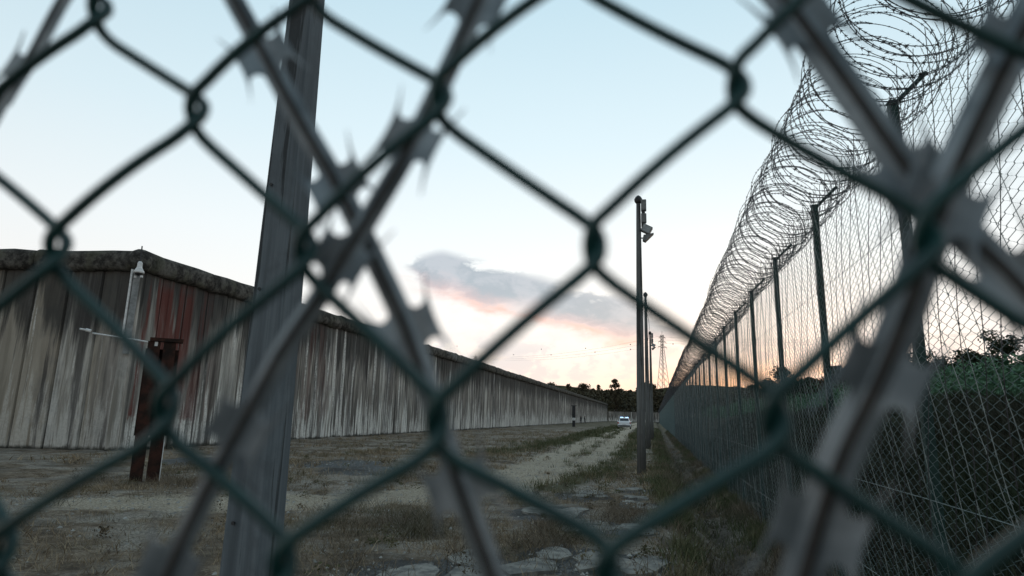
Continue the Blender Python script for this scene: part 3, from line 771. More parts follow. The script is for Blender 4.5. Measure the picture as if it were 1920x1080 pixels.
LP_PARTS.append(('floodlight', MB().box(-.14, .14, -.10, .10, -.11, .11, MF).mesh('floodlight', M_LAMP)))
LP_PARTS.append(('floodlight_glass', MB().box(-.12, .12, -.106, -.101, -.09, .09, MF).mesh('floodlight_glass', M_LAMPGLASS)))
MT = Matrix.Translation((.19, .0, 6.70)) @ Matrix.Rotation(R(90), 4, 'X')
LP_PARTS.append(('reflector', MB().prism([(-.08, -.10), (.0, -.14), (.24, .10), (-.05, .05)], -.11, .11, MT).mesh('reflector', M_LAMP)))
LP_PARTS.append(('bracket', MB().tube([(.04, 0, 6.95), (.16, 0, 6.95)], .02, 6).mesh('bracket', M_DARK)))
LP_PARTS.append(('bracket', MB().tube([(.04, 0, 6.68), (.16, 0, 6.68)], .02, 6).mesh('bracket', M_DARK)))
lamp_pole(-.385, 17.97, R(.35), 'tall dark floodlight pole nearest of the row, beside the ditch')
p2 = lamp_pole(-.35, 32.9, R(.05), 'second floodlight pole, mostly hidden behind the nearest one, with dangling cable', False)
MB().tube([(.06, -.1, 7.3), (.10, -.1, 7.1), (.05, -.1, 6.9), (.14, -.1, 6.5), (.17, -.1, 6.1), (.12, -.1, 5.7), (.08, -.1, 5.4)], .010, 5).build('cable', M_DARK, p2)
lamp_pole(-.22, 48.0, R(0.0), 'third floodlight pole down the row, its lamps showing beside the pole in front')

# ------------------------------------------------------------------ rusty steel post with white arm
sp_ = empty('steel_gate_post', (-10.45, 11.55, 0), R(42))
tag(sp_, 'rust-brown steel post with two channels and a head plate before the wall corner', 'post')
for sx in (-1, 1):
    m_ = MB(); m_.box(sx * .15 - .12, sx * .15 + .12, -.03, -.015, -.2, 2.9); m_.box(sx * .15 - .12, sx * .15 - .10, -.015, .16, -.2, 2.9); m_.box(sx * .15 + .10, sx * .15 + .12, -.015, .16, -.2, 2.9)
    m_.build('channel', M_RUST, sp_)
MB().box(-.30, .34, .165, .18, .9, 2.75).build('back_plate', M_RUST, sp_)
MB().box(-.24, .40, -.07, .2, 2.905, 2.98).build('head_plate', M_RUST, sp_)
MB().box(.275, .29, -.05, .15, -.2, .8).build('lit_edge_strip', M_WHITE, sp_)  # white strip put in for the light on the leg's lower edge
br = empty('white_pipe', (-11.0, 11.02, 2.92), R(44))
tag(br, 'thin white pipe with a small fitting at its left end resting on the rusty post', 'pipe')
MB().tube([(-.53, 0, .06), (-.2, 0, .03), (.3, 0, -.02), (.62, 0, -.06)], .017, 8).build('tube', M_WHITE, br, True)
MB().tube([(-.76, 0, .13), (-.66, 0, .12), (-.65, 0, .12), (-.56, 0, .10)], [.02, .02, .034, .036], 10).build('fitting', M_WHITE, br, True)
MB().box(.62, .68, -.03, .03, -.12, -.03).build('bracket', M_WHITE, br)

# ------------------------------------------------------------------ guard call post by the wall
cp = empty('call_post', (-12.3, 98.7, 0)); tag(cp, 'dark upright post with a T-top and white sign near the wall, left of the officers', 'post')
MB().box(-.24, .24, -.2, .2, 1.35, 3.15).build('post_cabinet', M_DARK, cp)
MB().box(-.22, .22, -.2, .2, -.2, .95).build('base', M_DARK, cp)
MB().box(-.18, .18, -.22, -.205, .98, 1.32).box(-.18, .18, -.2, .18, .951, 1.349).build('sign', M_WHITE, cp)
MB().box(-.42, .42, -.14, .14, 3.15, 3.25).build('crossbar', M_DARK, cp)

# ------------------------------------------------------------------ car
def carpaint(t): return t.mix(t.step(t.noise(t.pos(), 3.0), .3, .7), (.80, .82, .86), (.86, .88, .90))
M_CAR = material('white_car_paint', carpaint, .3, .6); M_GLASS = simple('dark_car_glass', (.03, .04, .05), (.06, .07, .08), 2.0, .08, .8)
def emis(name, c, s):
    m = bpy.data.materials.new(name); m.use_nodes = True; b = m.node_tree.nodes['Principled BSDF']
    b.inputs['Base Color'].default_value = (*c, 1); b.inputs['Emission Color'].default_value = (*c, 1); b.inputs['Emission Strength'].default_value = s; return m
M_BLUE = emis('lit_blue_beacon', (.35, .58, 1.0), 3.0); M_RED = simple('red_tail_lamp', (.30, .02, .02), (.45, .03, .02), 20, .2, .6)
M_TYRE = simple('tyre_rubber', (.012, .012, .012), (.025, .025, .025), 20, .85, .2); M_RIM = simple('alloy_rim', (.35, .36, .37), (.5, .5, .52), 20, .35, .5, .6)
car = empty('police_car', (-4.2, 91.0, float(terrain(-4.2, 91.0)) + .02), R(2)); tag(car, 'white police estate car seen from behind with its blue roof lights lit', 'car')
def loft(sections, name, mat, parent, smooth=True):
    """sections: (y, [(halfwidth, z) ...]) mirrored rings"""
    vs = []; n = len(sections[0][1]) * 2
    for y, prof in sections:
        vs += [(w, y, z) for w, z in prof] + [(-w, y, z) for w, z in reversed(prof)]
    k = len(sections)
    fs = [(i * n + j, i * n + (j + 1) % n, (i + 1) * n + (j + 1) % n, (i + 1) * n + j) for i in range(k - 1) for j in range(n)]
    fs += [tuple(range(n)), tuple((k - 1) * n + j for j in range(n - 1, -1, -1))]
    o = MB().add(vs, fs).build(name, mat, parent, False)
    me = o.data; bm = bmesh.new(); bm.from_mesh(me); bmesh.ops.recalc_face_normals(bm, faces=bm.faces); bm.to_mesh(me); bm.free(); return o
loft([(-2.3, [(.70, .38), (.78, .50), (.80, .70), (.74, .92)]), (-2.15, [(.80, .26), (.89, .45), (.90, .72), (.84, 1.0)]), (-1.3, [(.82, .22), (.92, .45), (.92, .74), (.86, 1.02)]), (0.9, [(.82, .22), (.92, .45), (.92, .72), (.84, .98)]), (1.9, [(.80, .24), (.90, .42), (.88, .66), (.72, .82)]), (2.25, [(.62, .34), (.72, .44), (.70, .60), (.58, .70)])], 'body', M_CAR, car)
loft([(-2.12, [(.72, 1.005), (.68, 1.10)]), (-1.75, [(.80, 1.005), (.60, 1.44)]), (-1.2, [(.82, 1.005), (.60, 1.50)]), (.2, [(.80, .99), (.60, 1.49)]), (.9, [(.76, .975), (.56, 1.12)])], 'cabin', M_CAR, car)
def quad(vs, nm, mat, th=.012):
    vs = [Vector(v) for v in vs]; n_ = (vs[1] - vs[0]).cross(vs[2] - vs[0]).normalized() * th
    MB().add(vs + [v + n_ for v in vs], [(3, 2, 1, 0), (4, 5, 6, 7)] + [(i, (i + 1) % 4, 4 + (i + 1) % 4, 4 + i) for i in range(4)]).build(nm, mat, car)
quad([(-.62, -2.13, 1.08), (.62, -2.13, 1.08), (.54, -1.80, 1.42), (-.54, -1.80, 1.42)], 'rear_window', M_GLASS)
for s in (-1, 1):
    for a, b in ((-1.65, -.75), (-.68, .1), (.16, .62)):
        q = [(s * .80, a, 1.06), (s * .80, b, 1.06), (s * .645, b - .05, 1.40 - (.14 if b > .5 else 0)), (s * .645, a + .05, 1.40)]
        quad(q if s > 0 else q[::-1], 'side_window', M_GLASS)
    MB().box(s * .80 - .09, s * .80 + .07, -2.30, -2.22, .68, .92).build('tail_lamp', M_RED, car)
    MB().box(s * .98 - .07, s * .98 + .07, .62, .72, .98, 1.12).build('wing_mirror', M_CAR, car)
    for y in (-1.35, 1.42):
        w = MB(); w.tube([(s * .74, y, .33), (s * .92, y, .33)], .33, 18); w_ = w.build('wheel', M_TYRE, car); MB().tube([(s * .921, y, .33), (s * .93, y, .33)], .2, 14).build('rim', M_RIM, w_)
MB().box(-.26, .26, -2.325, -2.312, .56, .68).build('number_plate', M_WHITE, car)
MB().box(-.80, .80, -2.38, -2.25, .34, .50).build('bumper', M_DARK, car)
lb = MB().box(-.15, .15, -.75, -.45, 1.50, 1.60).build('light_bar', M_WHITE, car)
for s in (-1, 1): MB().box(s * .36 - .2, s * .36 + .2, -.76, -.44, 1.52, 1.60).build('beacon', M_BLUE, lb)

# ------------------------------------------------------------------ two officers by the wall
M_SKIN = simple('skin', (.32, .20, .15), (.38, .25, .19), 8, .6); M_NAVY = simple('dark_uniform', (.012, .014, .02), (.025, .028, .036), 9, .85); M_HAIR = simple('dark_hair', (.015, .012, .01), (.03, .025, .02), 9, .8)
def person(x, y, rz, pose, label):
    root = empty('person', (x, y, float(terrain(x, y))), rz); tag(root, label, 'person', 'two officers by the wall')
    st, sw = pose
    J = {'pel': (0, 0, .95), 'wa': (0, 0, 1.12), 'ch': (0, .01, 1.34), 'ne': (0, .01, 1.50), 'hd': (0, .03, 1.62), 'tp': (0, .02, 1.74),
         'hl': (-.10, 0, .90), 'kl': (-.12, st * .5 + .03, .50), 'al': (-.12, st * 1.0 - .02, .09), 'tl': (-.12, st + .15, .04),
         'hr': (.10, 0, .90), 'kr': (.12, -st * .35 + .05, .50), 'ar': (.12, -st * 1.0 - .04, .10), 'tr': (.12, -st + .12, .04),
         'sl': (-.19, 0, 1.42), 'el': (-.27, -sw * .4, 1.16), 'wl': (-.27, sw * .4 + .08, .92), 'sr': (.19, 0, 1.42), 'er': (.27, -sw * .3, 1.16), 'wr': (.25, .12, .94)}
    rad = {'pel': .15, 'wa': .135, 'ch': .16, 'ne': .06, 'hd': .095, 'tp': .07, 'hl': .10, 'kl': .065, 'al': .045, 'tl': .035, 'hr': .10, 'kr': .065, 'ar': .045, 'tr': .035, 'sl': .07, 'el': .045, 'wl': .032, 'sr': .07, 'er': .045, 'wr': .032}
    E_ = [('pel', 'wa'), ('wa', 'ch'), ('ch', 'ne'), ('ne', 'hd'), ('hd', 'tp'), ('pel', 'hl'), ('hl', 'kl'), ('kl', 'al'), ('al', 'tl'), ('pel', 'hr'), ('hr', 'kr'), ('kr', 'ar'), ('ar', 'tr'), ('ch', 'sl'), ('sl', 'el'), ('el', 'wl'), ('ch', 'sr'), ('sr', 'er'), ('er', 'wr')]
    # hands: palm plus five short fingers
    for s, w in (('l', 'wl'), ('r', 'wr')):
        p = Vector(J[w]); pm_ = 'pm' + s; J[pm_] = tuple(p + Vector((0, .02, -.07))); rad[pm_] = .03; E_.append((w, pm_))
        for k in range(5):
            fn = 'f%s%d' % (s, k); J[fn] = tuple(p + Vector((.0, -.03 + .018 * k + .01, -.14 + (.04 if k == 4 else abs(k - 1.5) * .006)))); rad[fn] = .009; E_.append((pm_, fn))
    names = list(J); me = bpy.data.meshes.new('body'); me.from_pydata([J[k] for k in names], [(names.index(a), names.index(b)) for a, b in E_], [])
    o = link_mesh('body', me, root); sk = o.modifiers.new('skin', 'SKIN'); ly = me.skin_vertices[0].data
    for i, k in enumerate(names): ly[i].radius = (rad[k], rad[k] * (.75 if k in ('ch', 'wa', 'pel') else 1)); ly[i].use_root = (i == 0)
    o.modifiers.new('sub', 'SUBSURF').levels = 1; o.modifiers['sub'].render_levels = 1
    dg = bpy.context.evaluated_depsgraph_get(); dg.update(); ev = o.evaluated_get(dg); nm = bpy.data.meshes.new_from_object(ev)
    o.modifiers.clear(); o.data = nm; nm.materials.clear(); nm.materials.append(M_NAVY); nm.materials.append(M_SKIN)
    for f in nm.polygons:
        c = f.center; f.material_index = 1 if (c.z > 1.52 or (c.z < .90 and abs(c.x) > .2)) else 0; f.use_smooth = True
    MB().tube([(0, .02, 1.66), (0, .01, 1.71), (0, .01, 1.76), (0, .01, 1.79)], [.112, .118, .09, .03], 12).build('cap', M_HAIR, root, True)
    MB().tube([(0, .12, 1.63), (0, .145, 1.61)], [.012, .016], 6).build('nose', M_SKIN, root)
    return root
person(-17.0, 149.9, R(60), (.12, .1), 'person in dark uniform standing by the wall, the one beside the call post')
person(-16.1, 149.6, R(-70), (.28, .25), 'person in dark uniform striding with legs apart, the one further from the call post')

# ------------------------------------------------------------------ vegetation builders
def blades(n, px, py, hmin, hmax, w, mat, name, lean=.5, zoff=-.01):
    z = terrain(px, py) + zoff
    h = rng.uniform(hmin, hmax, n) ; a = rng.uniform(0, 6.283, n); ww = w * rng.uniform(.6, 1.4, n)
    lx = rng.normal(0, lean, n) * h; ly = rng.normal(0, lean, n) * h
    b0 = np.stack([px - np.cos(a) * ww, py - np.sin(a) * ww, z], -1); b1 = np.stack([px + np.cos(a) * ww, py + np.sin(a) * ww, z], -1)
    m0 = np.stack([px + lx * .45 - np.cos(a) * ww * .7, py + ly * .45 - np.sin(a) * ww * .7, z + h * .6], -1); m1 = np.stack([px + lx * .45 + np.cos(a) * ww * .7, py + ly * .45 + np.sin(a) * ww * .7, z + h * .6], -1)
    tp = np.stack([px + lx, py + ly, z + h * .95], -1)
    V = np.stack([b0, b1, m1, m0, tp], 1).reshape(-1, 3); k = np.arange(n)[:, None] * 5
    F = np.concatenate([k + [0, 1, 2], k + [0, 2, 3], k + [3, 2, 4]], 0)
    tint = np.repeat(np.clip(rng.beta(1.6, 2.2, n), 0, 1), 5)
    return np_mesh(name, V, F, mat, False, {'tint': tint})
def scatter(n, x0, x1, y0, y1, power, dens):
    """points with log-ish spread in y, kept by a density function"""
    t = rng.random(n) ** power; y = y0 + (y1 - y0) * t; x = rng.uniform(x0, x1, n)
    k = rng.random(n) < dens(x, y); return x[k], y[k]
def clump(x, y, k, r):
    x = np.repeat(x, k) + rng.normal(0, 1, len(x) * k) * np.repeat(r, k) if hasattr(r, '__len__') else np.repeat(x, k) + rng.normal(0, r, len(x) * k)
    y = np.repeat(y, k) + rng.normal(0, r if not hasattr(r, '__len__') else 1, len(y) * k) * (np.repeat(r, k) if hasattr(r, '__len__') else 1)
    return x, y
def d_dry(x, y):
    tr, gr, sl, di = masks(x, y); n = vnoise(x, y, 1.7, 31) + .5 * vnoise(x, y, .5, 32)
    d_ = np.clip(.42 + 1.3 * n, .04, 1) * (1 - .93 * np.clip(tr * 1.3, 0, 1)) * (1 - .9 * sl)
    return d_
x, y = scatter(34000, -12, 1.4, 3.0, 24, 1.2, d_dry); x, y = clump(x, y, 5, .045)
dry = link_mesh('dry_grass', blades(len(x), x, y, .02, .13, .0035, M_DRY, 'dry_grass', .8)); tag(dry, 'low dry brown grass covering the open ground', 'grass', kind='stuff')
x, y = scatter(9000, -17, 1.3, 14, 70, 1.3, lambda x, y: d_dry(x, y) * .9); x, y = clump(x, y, 6, .10)
o = link_mesh('far_dry_grass', blades(len(x), x, y, .04, .2, .010, M_DRY, 'far_dry_grass', .7)); tag(o, 'dry grass thinning out along the track and wall', 'grass', kind='stuff')
# taller dry weed clumps
x, y = scatter(420, -9, .2, 5, 17, 1.1, lambda x, y: np.clip(vnoise(x, y, 1.3, 40) * 3.2, 0, 1) * (1 - masks(x, y)[0]))
x2 = np.concatenate([x, rng.normal(-3.5, .5, 60), rng.normal(-1.2, .25, 30), rng.normal(-.6, .3, 26), rng.normal(-9.5, 1.2, 50)]); y2 = np.concatenate([y, rng.normal(8.4, .6, 60), rng.normal(8.4, .35, 30), rng.normal(10.2, .5, 26), rng.normal(11.8, .8, 50)])
x, y = clump(x2, y2, 42, .14)
o = link_mesh('dry_weeds', blades(len(x), x, y, .04, .28, .0028, M_BRUSH, 'dry_weeds', .9)); tag(o, 'taller dry brown weeds in clumps on the waste ground', 'weeds', kind='stuff')
def d_green(x, y):
    tr, gr, sl, di = masks(x, y); return np.clip(gr * .75 * (.35 + 1.9 * vnoise(x, y, .9, 50)), 0, 1) * (1 - .6 * sl)
x, y = scatter(30000, -8, .9, 8.5, 60, 1.5, d_green); x, y = clump(x, y, 8, .06)
o = link_mesh('green_grass', blades(len(x), x, y, .06, .26, .006, M_GRASS, 'green_grass', .45)); tag(o, 'green grass growing beside and between the wheel tracks', 'grass', kind='stuff')
x, y = scatter(9000, -9, .9, 50, 150, 1.2, d_green); x, y = clump(x, y, 6, .2)
o = link_mesh('far_green_grass', blades(len(x), x, y, .12, .35, .03, M_GRASS, 'far_green_grass', .5)); tag(o, 'green strips of grass far along the track', 'grass', kind='stuff')
# ditch banks and fence foot
x = np.concatenate([rng.normal(.30, .12, 1900), rng.normal(1.58, .12, 3000), rng.uniform(.5, 1.4, 500)]); y = np.concatenate([2.5 + 80 * rng.random(1900) ** 1.5, 2.2 + 90 * rng.random(3000) ** 1.5, 2.2 + 30 * rng.random(500) ** 1.3])
pick = vnoise(x, y, .8, 60) > -.22; x, y = x[pick], y[pick]
g_ = vnoise(x, y, 1.1, 61) > .02
xa, ya = clump(x[g_], y[g_], 9, .07); o = link_mesh('ditch_grass', blades(len(xa), xa, ya, .06, .32, .0045, M_GRASS, 'ditch_grass', .45)); tag(o, 'green grass and herbs on the banks of the ditch', 'grass', kind='stuff')
xa, ya = clump(x[~g_], y[~g_], 12, .08); o = link_mesh('ditch_dry_grass', blades(len(xa), xa, ya, .05, .30, .004, M_BRUSH, 'ditch_dry_grass', .6)); tag(o, 'withered grass along the ditch and fence foot', 'grass', kind='stuff')
# bank beyond the fence
x = rng.uniform(2.0, 7.0, 26000); y = 1.0 + 45 * rng.random(26000) ** 1.4; _k = vnoise(x, y, .7, 97) + .6 * vnoise(x, y, 2.0, 98) > -.08; x, y = x[_k], y[_k]; x, y = clump(x, y, 10, .12)
o = link_mesh('bank_brush', blades(len(x), x, y, .12, .5, .008, M_BANK, 'bank_brush', .6)); tag(o, 'dark scrub covering the bank beyond the fence', 'scrub', kind='stuff')
x = 6.3 + 7.5 * rng.random(26000); y = 3 + 90 * rng.random(26000) ** 1.4; x, y = clump(x, y, 12, .2)
def leaf_cloud(n, cx, cy, cz, sz, mat, name, tint=None):
    """n leaf-sized quads at given centres, random attitudes"""
    a = rng.normal(size=(n, 3)); a /= np.linalg.norm(a, axis=1)[:, None]; b = rng.normal(size=(n, 3)); b -= a * (a * b).sum(1)[:, None]; b /= np.linalg.norm(b, axis=1)[:, None]
    s = (sz * rng.uniform(.6, 1.4, n))[:, None]; C = np.stack([cx, cy, cz], -1)
    V = np.stack([C - a * s, C - b * s * .55, C + a * s, C + b * s * .55], 1).reshape(-1, 3); F = np.arange(n)[:, None] * 4 + [0, 1, 2, 3]
    t = np.repeat(np.clip(rng.beta(2, 2, n) if tint is None else tint, 0, 1), 4)
    return np_mesh(name, V, F, mat, False, {'tint': t})
zc = terrain(x, y)
hh = rng.random(len(x)); top = 1.1 + .35 * vnoise(x, y, 1.2, 70) * 2
o = link_mesh('reed_crop', leaf_cloud(len(x), x, y, zc + hh * top, .045, M_CROP, 'reed_crop')); tag(o, 'band of dense green leafy plants growing on top of the bank beyond the fence', 'plants', kind='stuff')

def tree_mesh(kind, h, r, n, leaf, mat, seed, low=.25, clumps=26):
    g = np.random.default_rng(seed)
    k = clumps; zc = g.uniform(low, .97, k); rel = np.sin(np.pi * np.clip((zc - low + .12) / (1.12 - low), 0, 1)) ** .7
    if kind == 'cone': rel = (1.05 - zc) * 1.1
    if kind == 'pine': rel = np.where(zc > .62, np.sin(np.pi * (zc - .55) / .5), .25)
    ang = g.uniform(0, 6.283, k); rad = r * rel * np.sqrt(g.random(k)) * .85
    cx, cy, cz = rad * np.cos(ang), rad * np.sin(ang), zc * h; cr = r * g.uniform(.22, .42, k)
    w = g.integers(0, k, n); d_ = g.normal(size=(n, 3)); d_ /= np.linalg.norm(d_, axis=1)[:, None]; q = g.random(n) ** .45
    X_ = cx[w] + d_[:, 0] * cr[w] * q; Y_ = cy[w] + d_[:, 1] * cr[w] * q; Z_ = cz[w] + d_[:, 2] * cr[w] * q * .8
    ct = g.random(k)
    global rng
    old = rng; rng = g
    crown = leaf_cloud(n, X_, Y_, Z_, leaf, mat, 'crown', np.clip(ct[w] * .7 + g.random(n) * .3, 0, 1)); rng = old
    mb = MB(); mb.tube([(0, 0, -.5), (.02 * h * .3, 0, h * .3), (0, .02 * h, h * .6), (0, 0, h * .9)], [h * .022, h * .017, h * .011, h * .004], 7)
    for i in range(0, k, 3):
        z0 = max(.15, zc[i] - .2) * h; mb.tube([(0, 0, z0), (cx[i] * .6, cy[i] * .6, (z0 + cz[i]) / 2), (cx[i], cy[i], cz[i])], [h * .010, h * .006, h * .003], 5)
    return crown, mb.mesh('trunk', M_BARK, True)
def plant_tree(nm, meshes, x, y, s, label, cat='tree', group=None, z=None):
    e = empty(nm, (x, y, float(terrain(x, y)) - .1 if z is None else z), random.uniform(0, 6.28)); e.scale = (s, s, s * random.uniform(.9, 1.1)); tag(e, label, cat, group)
    link_mesh('crown', meshes[0], e); link_mesh('trunk', meshes[1], e); return e
# far wood behind the cross wall
FT = [tree_mesh('round', 12, 4.2, 6000, .26, M_FARLEAF, 1), tree_mesh('round', 14, 3.6, 5600, .27, M_FARLEAF, 2, .18), tree_mesh('cone', 15, 3.2, 2800, .32, M_FARLEAF, 3, .1), tree_mesh('round', 10, 4.6, 3600, .34, M_FARLEAF, 4, .1)]
def azel(a, dist): return math.sin(R(a)) * dist, math.cos(R(a)) * dist
tops = [(-16, 1.7), (-14, 2.2), (-12.2, 2.3), (-10.4, 2.5), (-9.2, 2.75), (-8.5, 2.6), (-7.6, 2.95), (-6.9, 2.6), (-6.2, 2.75), (-5.5, 2.45), (-4.9, 2.75), (-4.1, 2.35), (-3.0, 2.4), (-2.2, 2.5), (-1.4, 3.0), (-0.9, 2.9), (-.2, 2.8), (.5, 2.6), (1.2, 2.75), (2.0, 2.9), (3.0, 2.8), (4.2, 2.9), (5.5, 3.1), (6.9, 3.0), (8.2, 3.2), (9.6, 3.5), (11, 3.4), (12.6, 3.5), (14, 3.7), (16, 3.9), (18, 4.1), (20.5, 4.3)]
for i, (a, e) in enumerate(tops):
    dd = random.uniform(285, 330); x, y = azel(a, dd); z0 = float(terrain(x, y)); hh_ = EYE + dd * math.tan(R(e)) - z0
    base = (12, 14, 15, 10)[i % 4] * 1.02
    plant_tree('woodland_tree', FT[i % 4], x, y, hh_ / base, 'dark leafy tree of the wood on the skyline beyond the far wall', 'tree', 'trees of the far wood')
x, y = azel(-3.4, 276); z0 = float(terrain(x, y)); hh_ = EYE + 276 * math.tan(R(3.35)) - z0
lone = tree_mesh('round', 16, 2.8, 4500, .24, M_FARLEAF, 29, .35, 40); plant_tree('tall_pine', lone, x, y, hh_ / 15.8, 'thin tree with a small round crown standing above the far wood', 'tree')
# dark mass of undergrowth between them
n = 42000; aa = rng.uniform(-20, 24, n); dd = rng.uniform(280, 345, n); xx = np.sin(np.radians(aa)) * dd; yy = np.cos(np.radians(aa)) * dd
tz = terrain(xx, yy); hv = rng.random(n) * (dd * np.tan(np.radians(2.35 + .35 * vnoise(aa, aa * 0, .8, 80) + .035 * np.clip(aa, 0, 30))) + EYE - tz)
o = link_mesh('woodland_undergrowth', leaf_cloud(n, xx, yy, tz + hv, .55, M_FARLEAF, 'woodland_undergrowth')); tag(o, 'dense dark undergrowth filling the wood beyond the far wall', 'wood', kind='stuff')
hill = MB()
hp = [(-160, 360), (-60, 352), (0, 350), (80, 352), (190, 330)]
hs = []
for i in range(41):
    a = -32 + 64 * i / 40; x, y = azel(a, 400); hs.append((x, y, EYE + 400 * math.tan(R(2.55 + .25 * math.sin(a * .5) + max(0, a) * .045))))
vs = []; 
for x, y, z in hs: vs += [(x * .92, y * .92, 0), (x, y, z), (x * 1.6, y * 1.6, z * .4)]
hill.add(vs, [f for i in range(40) for f in ((i * 3, i * 3 + 3, i * 3 + 4, i * 3 + 1), (i * 3 + 1, i * 3 + 4, i * 3 + 5, i * 3 + 2))])
def hillc(t): return t.mix(t.step(t.noise(t.pos(), .08, 5.0, .7), .4, .62), (.03, .032, .018), (.085, .078, .045))
hl = hill.build('hill', material('hill_scrub', hillc, .95, .1)); tag(hl, kind='structure')
# small pale building on the hill
x, y = azel(-3.0, 345); b = empty('hillside_house', (x, y, float(terrain(x, y)))); tag(b, 'small pale building half hidden among the far trees', 'house')

# trees and shrubs right of the fence
ST = [tree_mesh('round', 3.0, 1.5, 6500, .075, M_LEAF, 21, .12, 30), tree_mesh('round', 4.2, 1.5, 6500, .075, M_LEAF, 22, .15, 26), tree_mesh('cone', 4.6, 1.3, 5500, .07, M_LEAF, 23, .08, 26)]
shr = [(17.2, 33, 4.4, 0, 'low dark shrub leftmost of those behind the green plants'), (19.4, 32, 4.9, 0, 'dark rounded shrub, second from the left behind the green plants'), (21.4, 31, 5.4, 1, 'dark shrub with uneven top, third from the left behind the green plants'), (23.2, 31, 5.7, 0, 'broad dark shrub just left of the taller tree beyond the fence'),
       (25.2, 30, 7.1, 1, 'taller dark tree rising above the shrubs beyond the fence'), (27.3, 31, 6.3, 2, 'pointed dark tree at the right edge beyond the fence'), (29.5, 31, 6.4, 0, 'dark shrub beyond the fence, right of the pointed tree'), (32, 31, 6.6, 1, 'last dark tree of the row beyond the fence, at the far right'), (10.4, 40, 4.0, 0, 'rounded bush on the skyline seen through the fence between two posts'), (12.2, 42, 3.6, 0, 'lower bush on the skyline right of the rounded bush')]
for a, dd, e, k, lab in shr:
    x, y = azel(a, dd); z0 = float(terrain(x, y)); hh_ = EYE + dd * math.tan(R(e)) - z0
    plant_tree('shrub' if k == 0 else 'small_tree', ST[k], x, y, max(.4, hh_ / (3.0, 4.2, 4.6)[k]), lab, 'shrub' if k == 0 else 'tree', 'shrubs beyond the fence')
n = 36000; aa = rng.uniform(14, 40, n); dd = rng.uniform(31, 38, n); xx = np.sin(np.radians(aa)) * dd; yy = np.cos(np.radians(aa)) * dd; tz = terrain(xx, yy)
hv = rng.random(n) * np.clip(dd * np.tan(np.radians(4.5 + .8 * vnoise(aa, dd * .1, 1.2, 90))) + EYE - tz, .2, 9)
o = link_mesh('hedge_undergrowth', leaf_cloud(n, xx, yy, tz + hv, .13, M_LEAF, 'hedge_undergrowth')); tag(o, 'dense dark undergrowth between the shrubs beyond the fence', 'undergrowth', kind='stuff')

# small bushy weeds
wx, wy = scatter(1500, -13, .6, 5, 34, 1.2, lambda x, y: np.clip(.30 + 2.2 * vnoise(x, y, 1.1, 111), 0, 1) * (1 - .9 * masks(x, y)[0]))
k_ = 46; wr = rng.uniform(.05, .16, len(wx)); wh = wr * rng.uniform(.6, 1.5, len(wx))
X2 = np.repeat(wx, k_) + rng.normal(0, .5, len(wx) * k_) * np.repeat(wr, k_); Y2 = np.repeat(wy, k_) + rng.normal(0, .5, len(wx) * k_) * np.repeat(wr, k_)
Z2 = np.repeat(terrain(wx, wy), k_) + rng.random(len(wx) * k_) * np.repeat(wh, k_)
tint = np.clip(np.repeat(rng.random(len(wx)), k_) * .7 + rng.random(len(wx) * k_) * .3, 0, 1)
M_WEED = leafmat('weed_leaves', (0.045, 0.038, 0.024), (0.24, 0.185, 0.12), (0.10, 0.115, 0.052), 0.5)
o = link_mesh('low_weeds', leaf_cloud(len(X2), X2, Y2, Z2, .017, M_WEED, 'low_weeds', tint)); tag(o, 'small bushy weeds scattered over the open ground', 'weeds', kind='stuff')

# pebbles
n = 16000; x, y = scatter(n, -12, 1, 3.5, 30, 1.3, lambda x, y: np.clip(.25 + masks(x, y)[0] + .5 * masks(x, y)[2] + vnoise(x, y, .9, 95), 0, 1))
n = len(x); s = .008 + .03 * rng.random(n) ** 4; z = terrain(x, y)
oc = np.array([(1, 0, 0), (0, 1, 0), (-1, 0, 0), (0, -1, 0), (0, 0, .7)]); rot = rng.uniform(0, 6.28, n)
V = np.stack([np.stack([x + s * (o_[0] * np.cos(rot) - o_[1] * np.sin(rot)), y + s * 1.2 * (o_[0] * np.sin(rot) + o_[1] * np.cos(rot)), z + s * o_[2]], -1) for o_ in oc], 1).reshape(-1, 3)
k = np.arange(n)[:, None] * 5; F = np.concatenate([k + [0, 1, 4], k + [1, 2, 4], k + [2, 3, 4], k + [3, 0, 4]], 0)
o = link_mesh('pebbles', np_mesh('pebbles', V, F, M_STONE)); tag(o, 'scattered pale pebbles on the track and dirt', 'pebbles', kind='stuff')

n = 2600; x = rng.normal(.98, .30, n); y = 2.4 + 45 * rng.random(n) ** 1.6; s = .012 + .05 * rng.random(n) ** 3; z = terrain(x, y) - s * .15; rot = rng.uniform(0, 6.28, n)
wob = rng.uniform(.7, 1.3, (5, n))
V = np.stack([np.stack([x + s * w_ * (o_[0] * np.cos(rot) - o_[1] * np.sin(rot)), y + s * 1.3 * w_ * (o_[0] * np.sin(rot) + o_[1] * np.cos(rot)), z + s * o_[2] * w_], -1) for o_, w_ in zip(oc, wob)], 1).reshape(-1, 3)
k = np.arange(n)[:, None] * 5; F = np.concatenate([k + [0, 1, 4], k + [1, 2, 4], k + [2, 3, 4], k + [3, 0, 4]], 0)
o = link_mesh('clods', np_mesh('clods', V, F, simple('dry_clods', (.07, .058, .046), (.20, .175, .145), 5.0, .95, .1))); tag(o, 'dry earth clods and stones lying in the ditch', 'clods', kind='stuff')

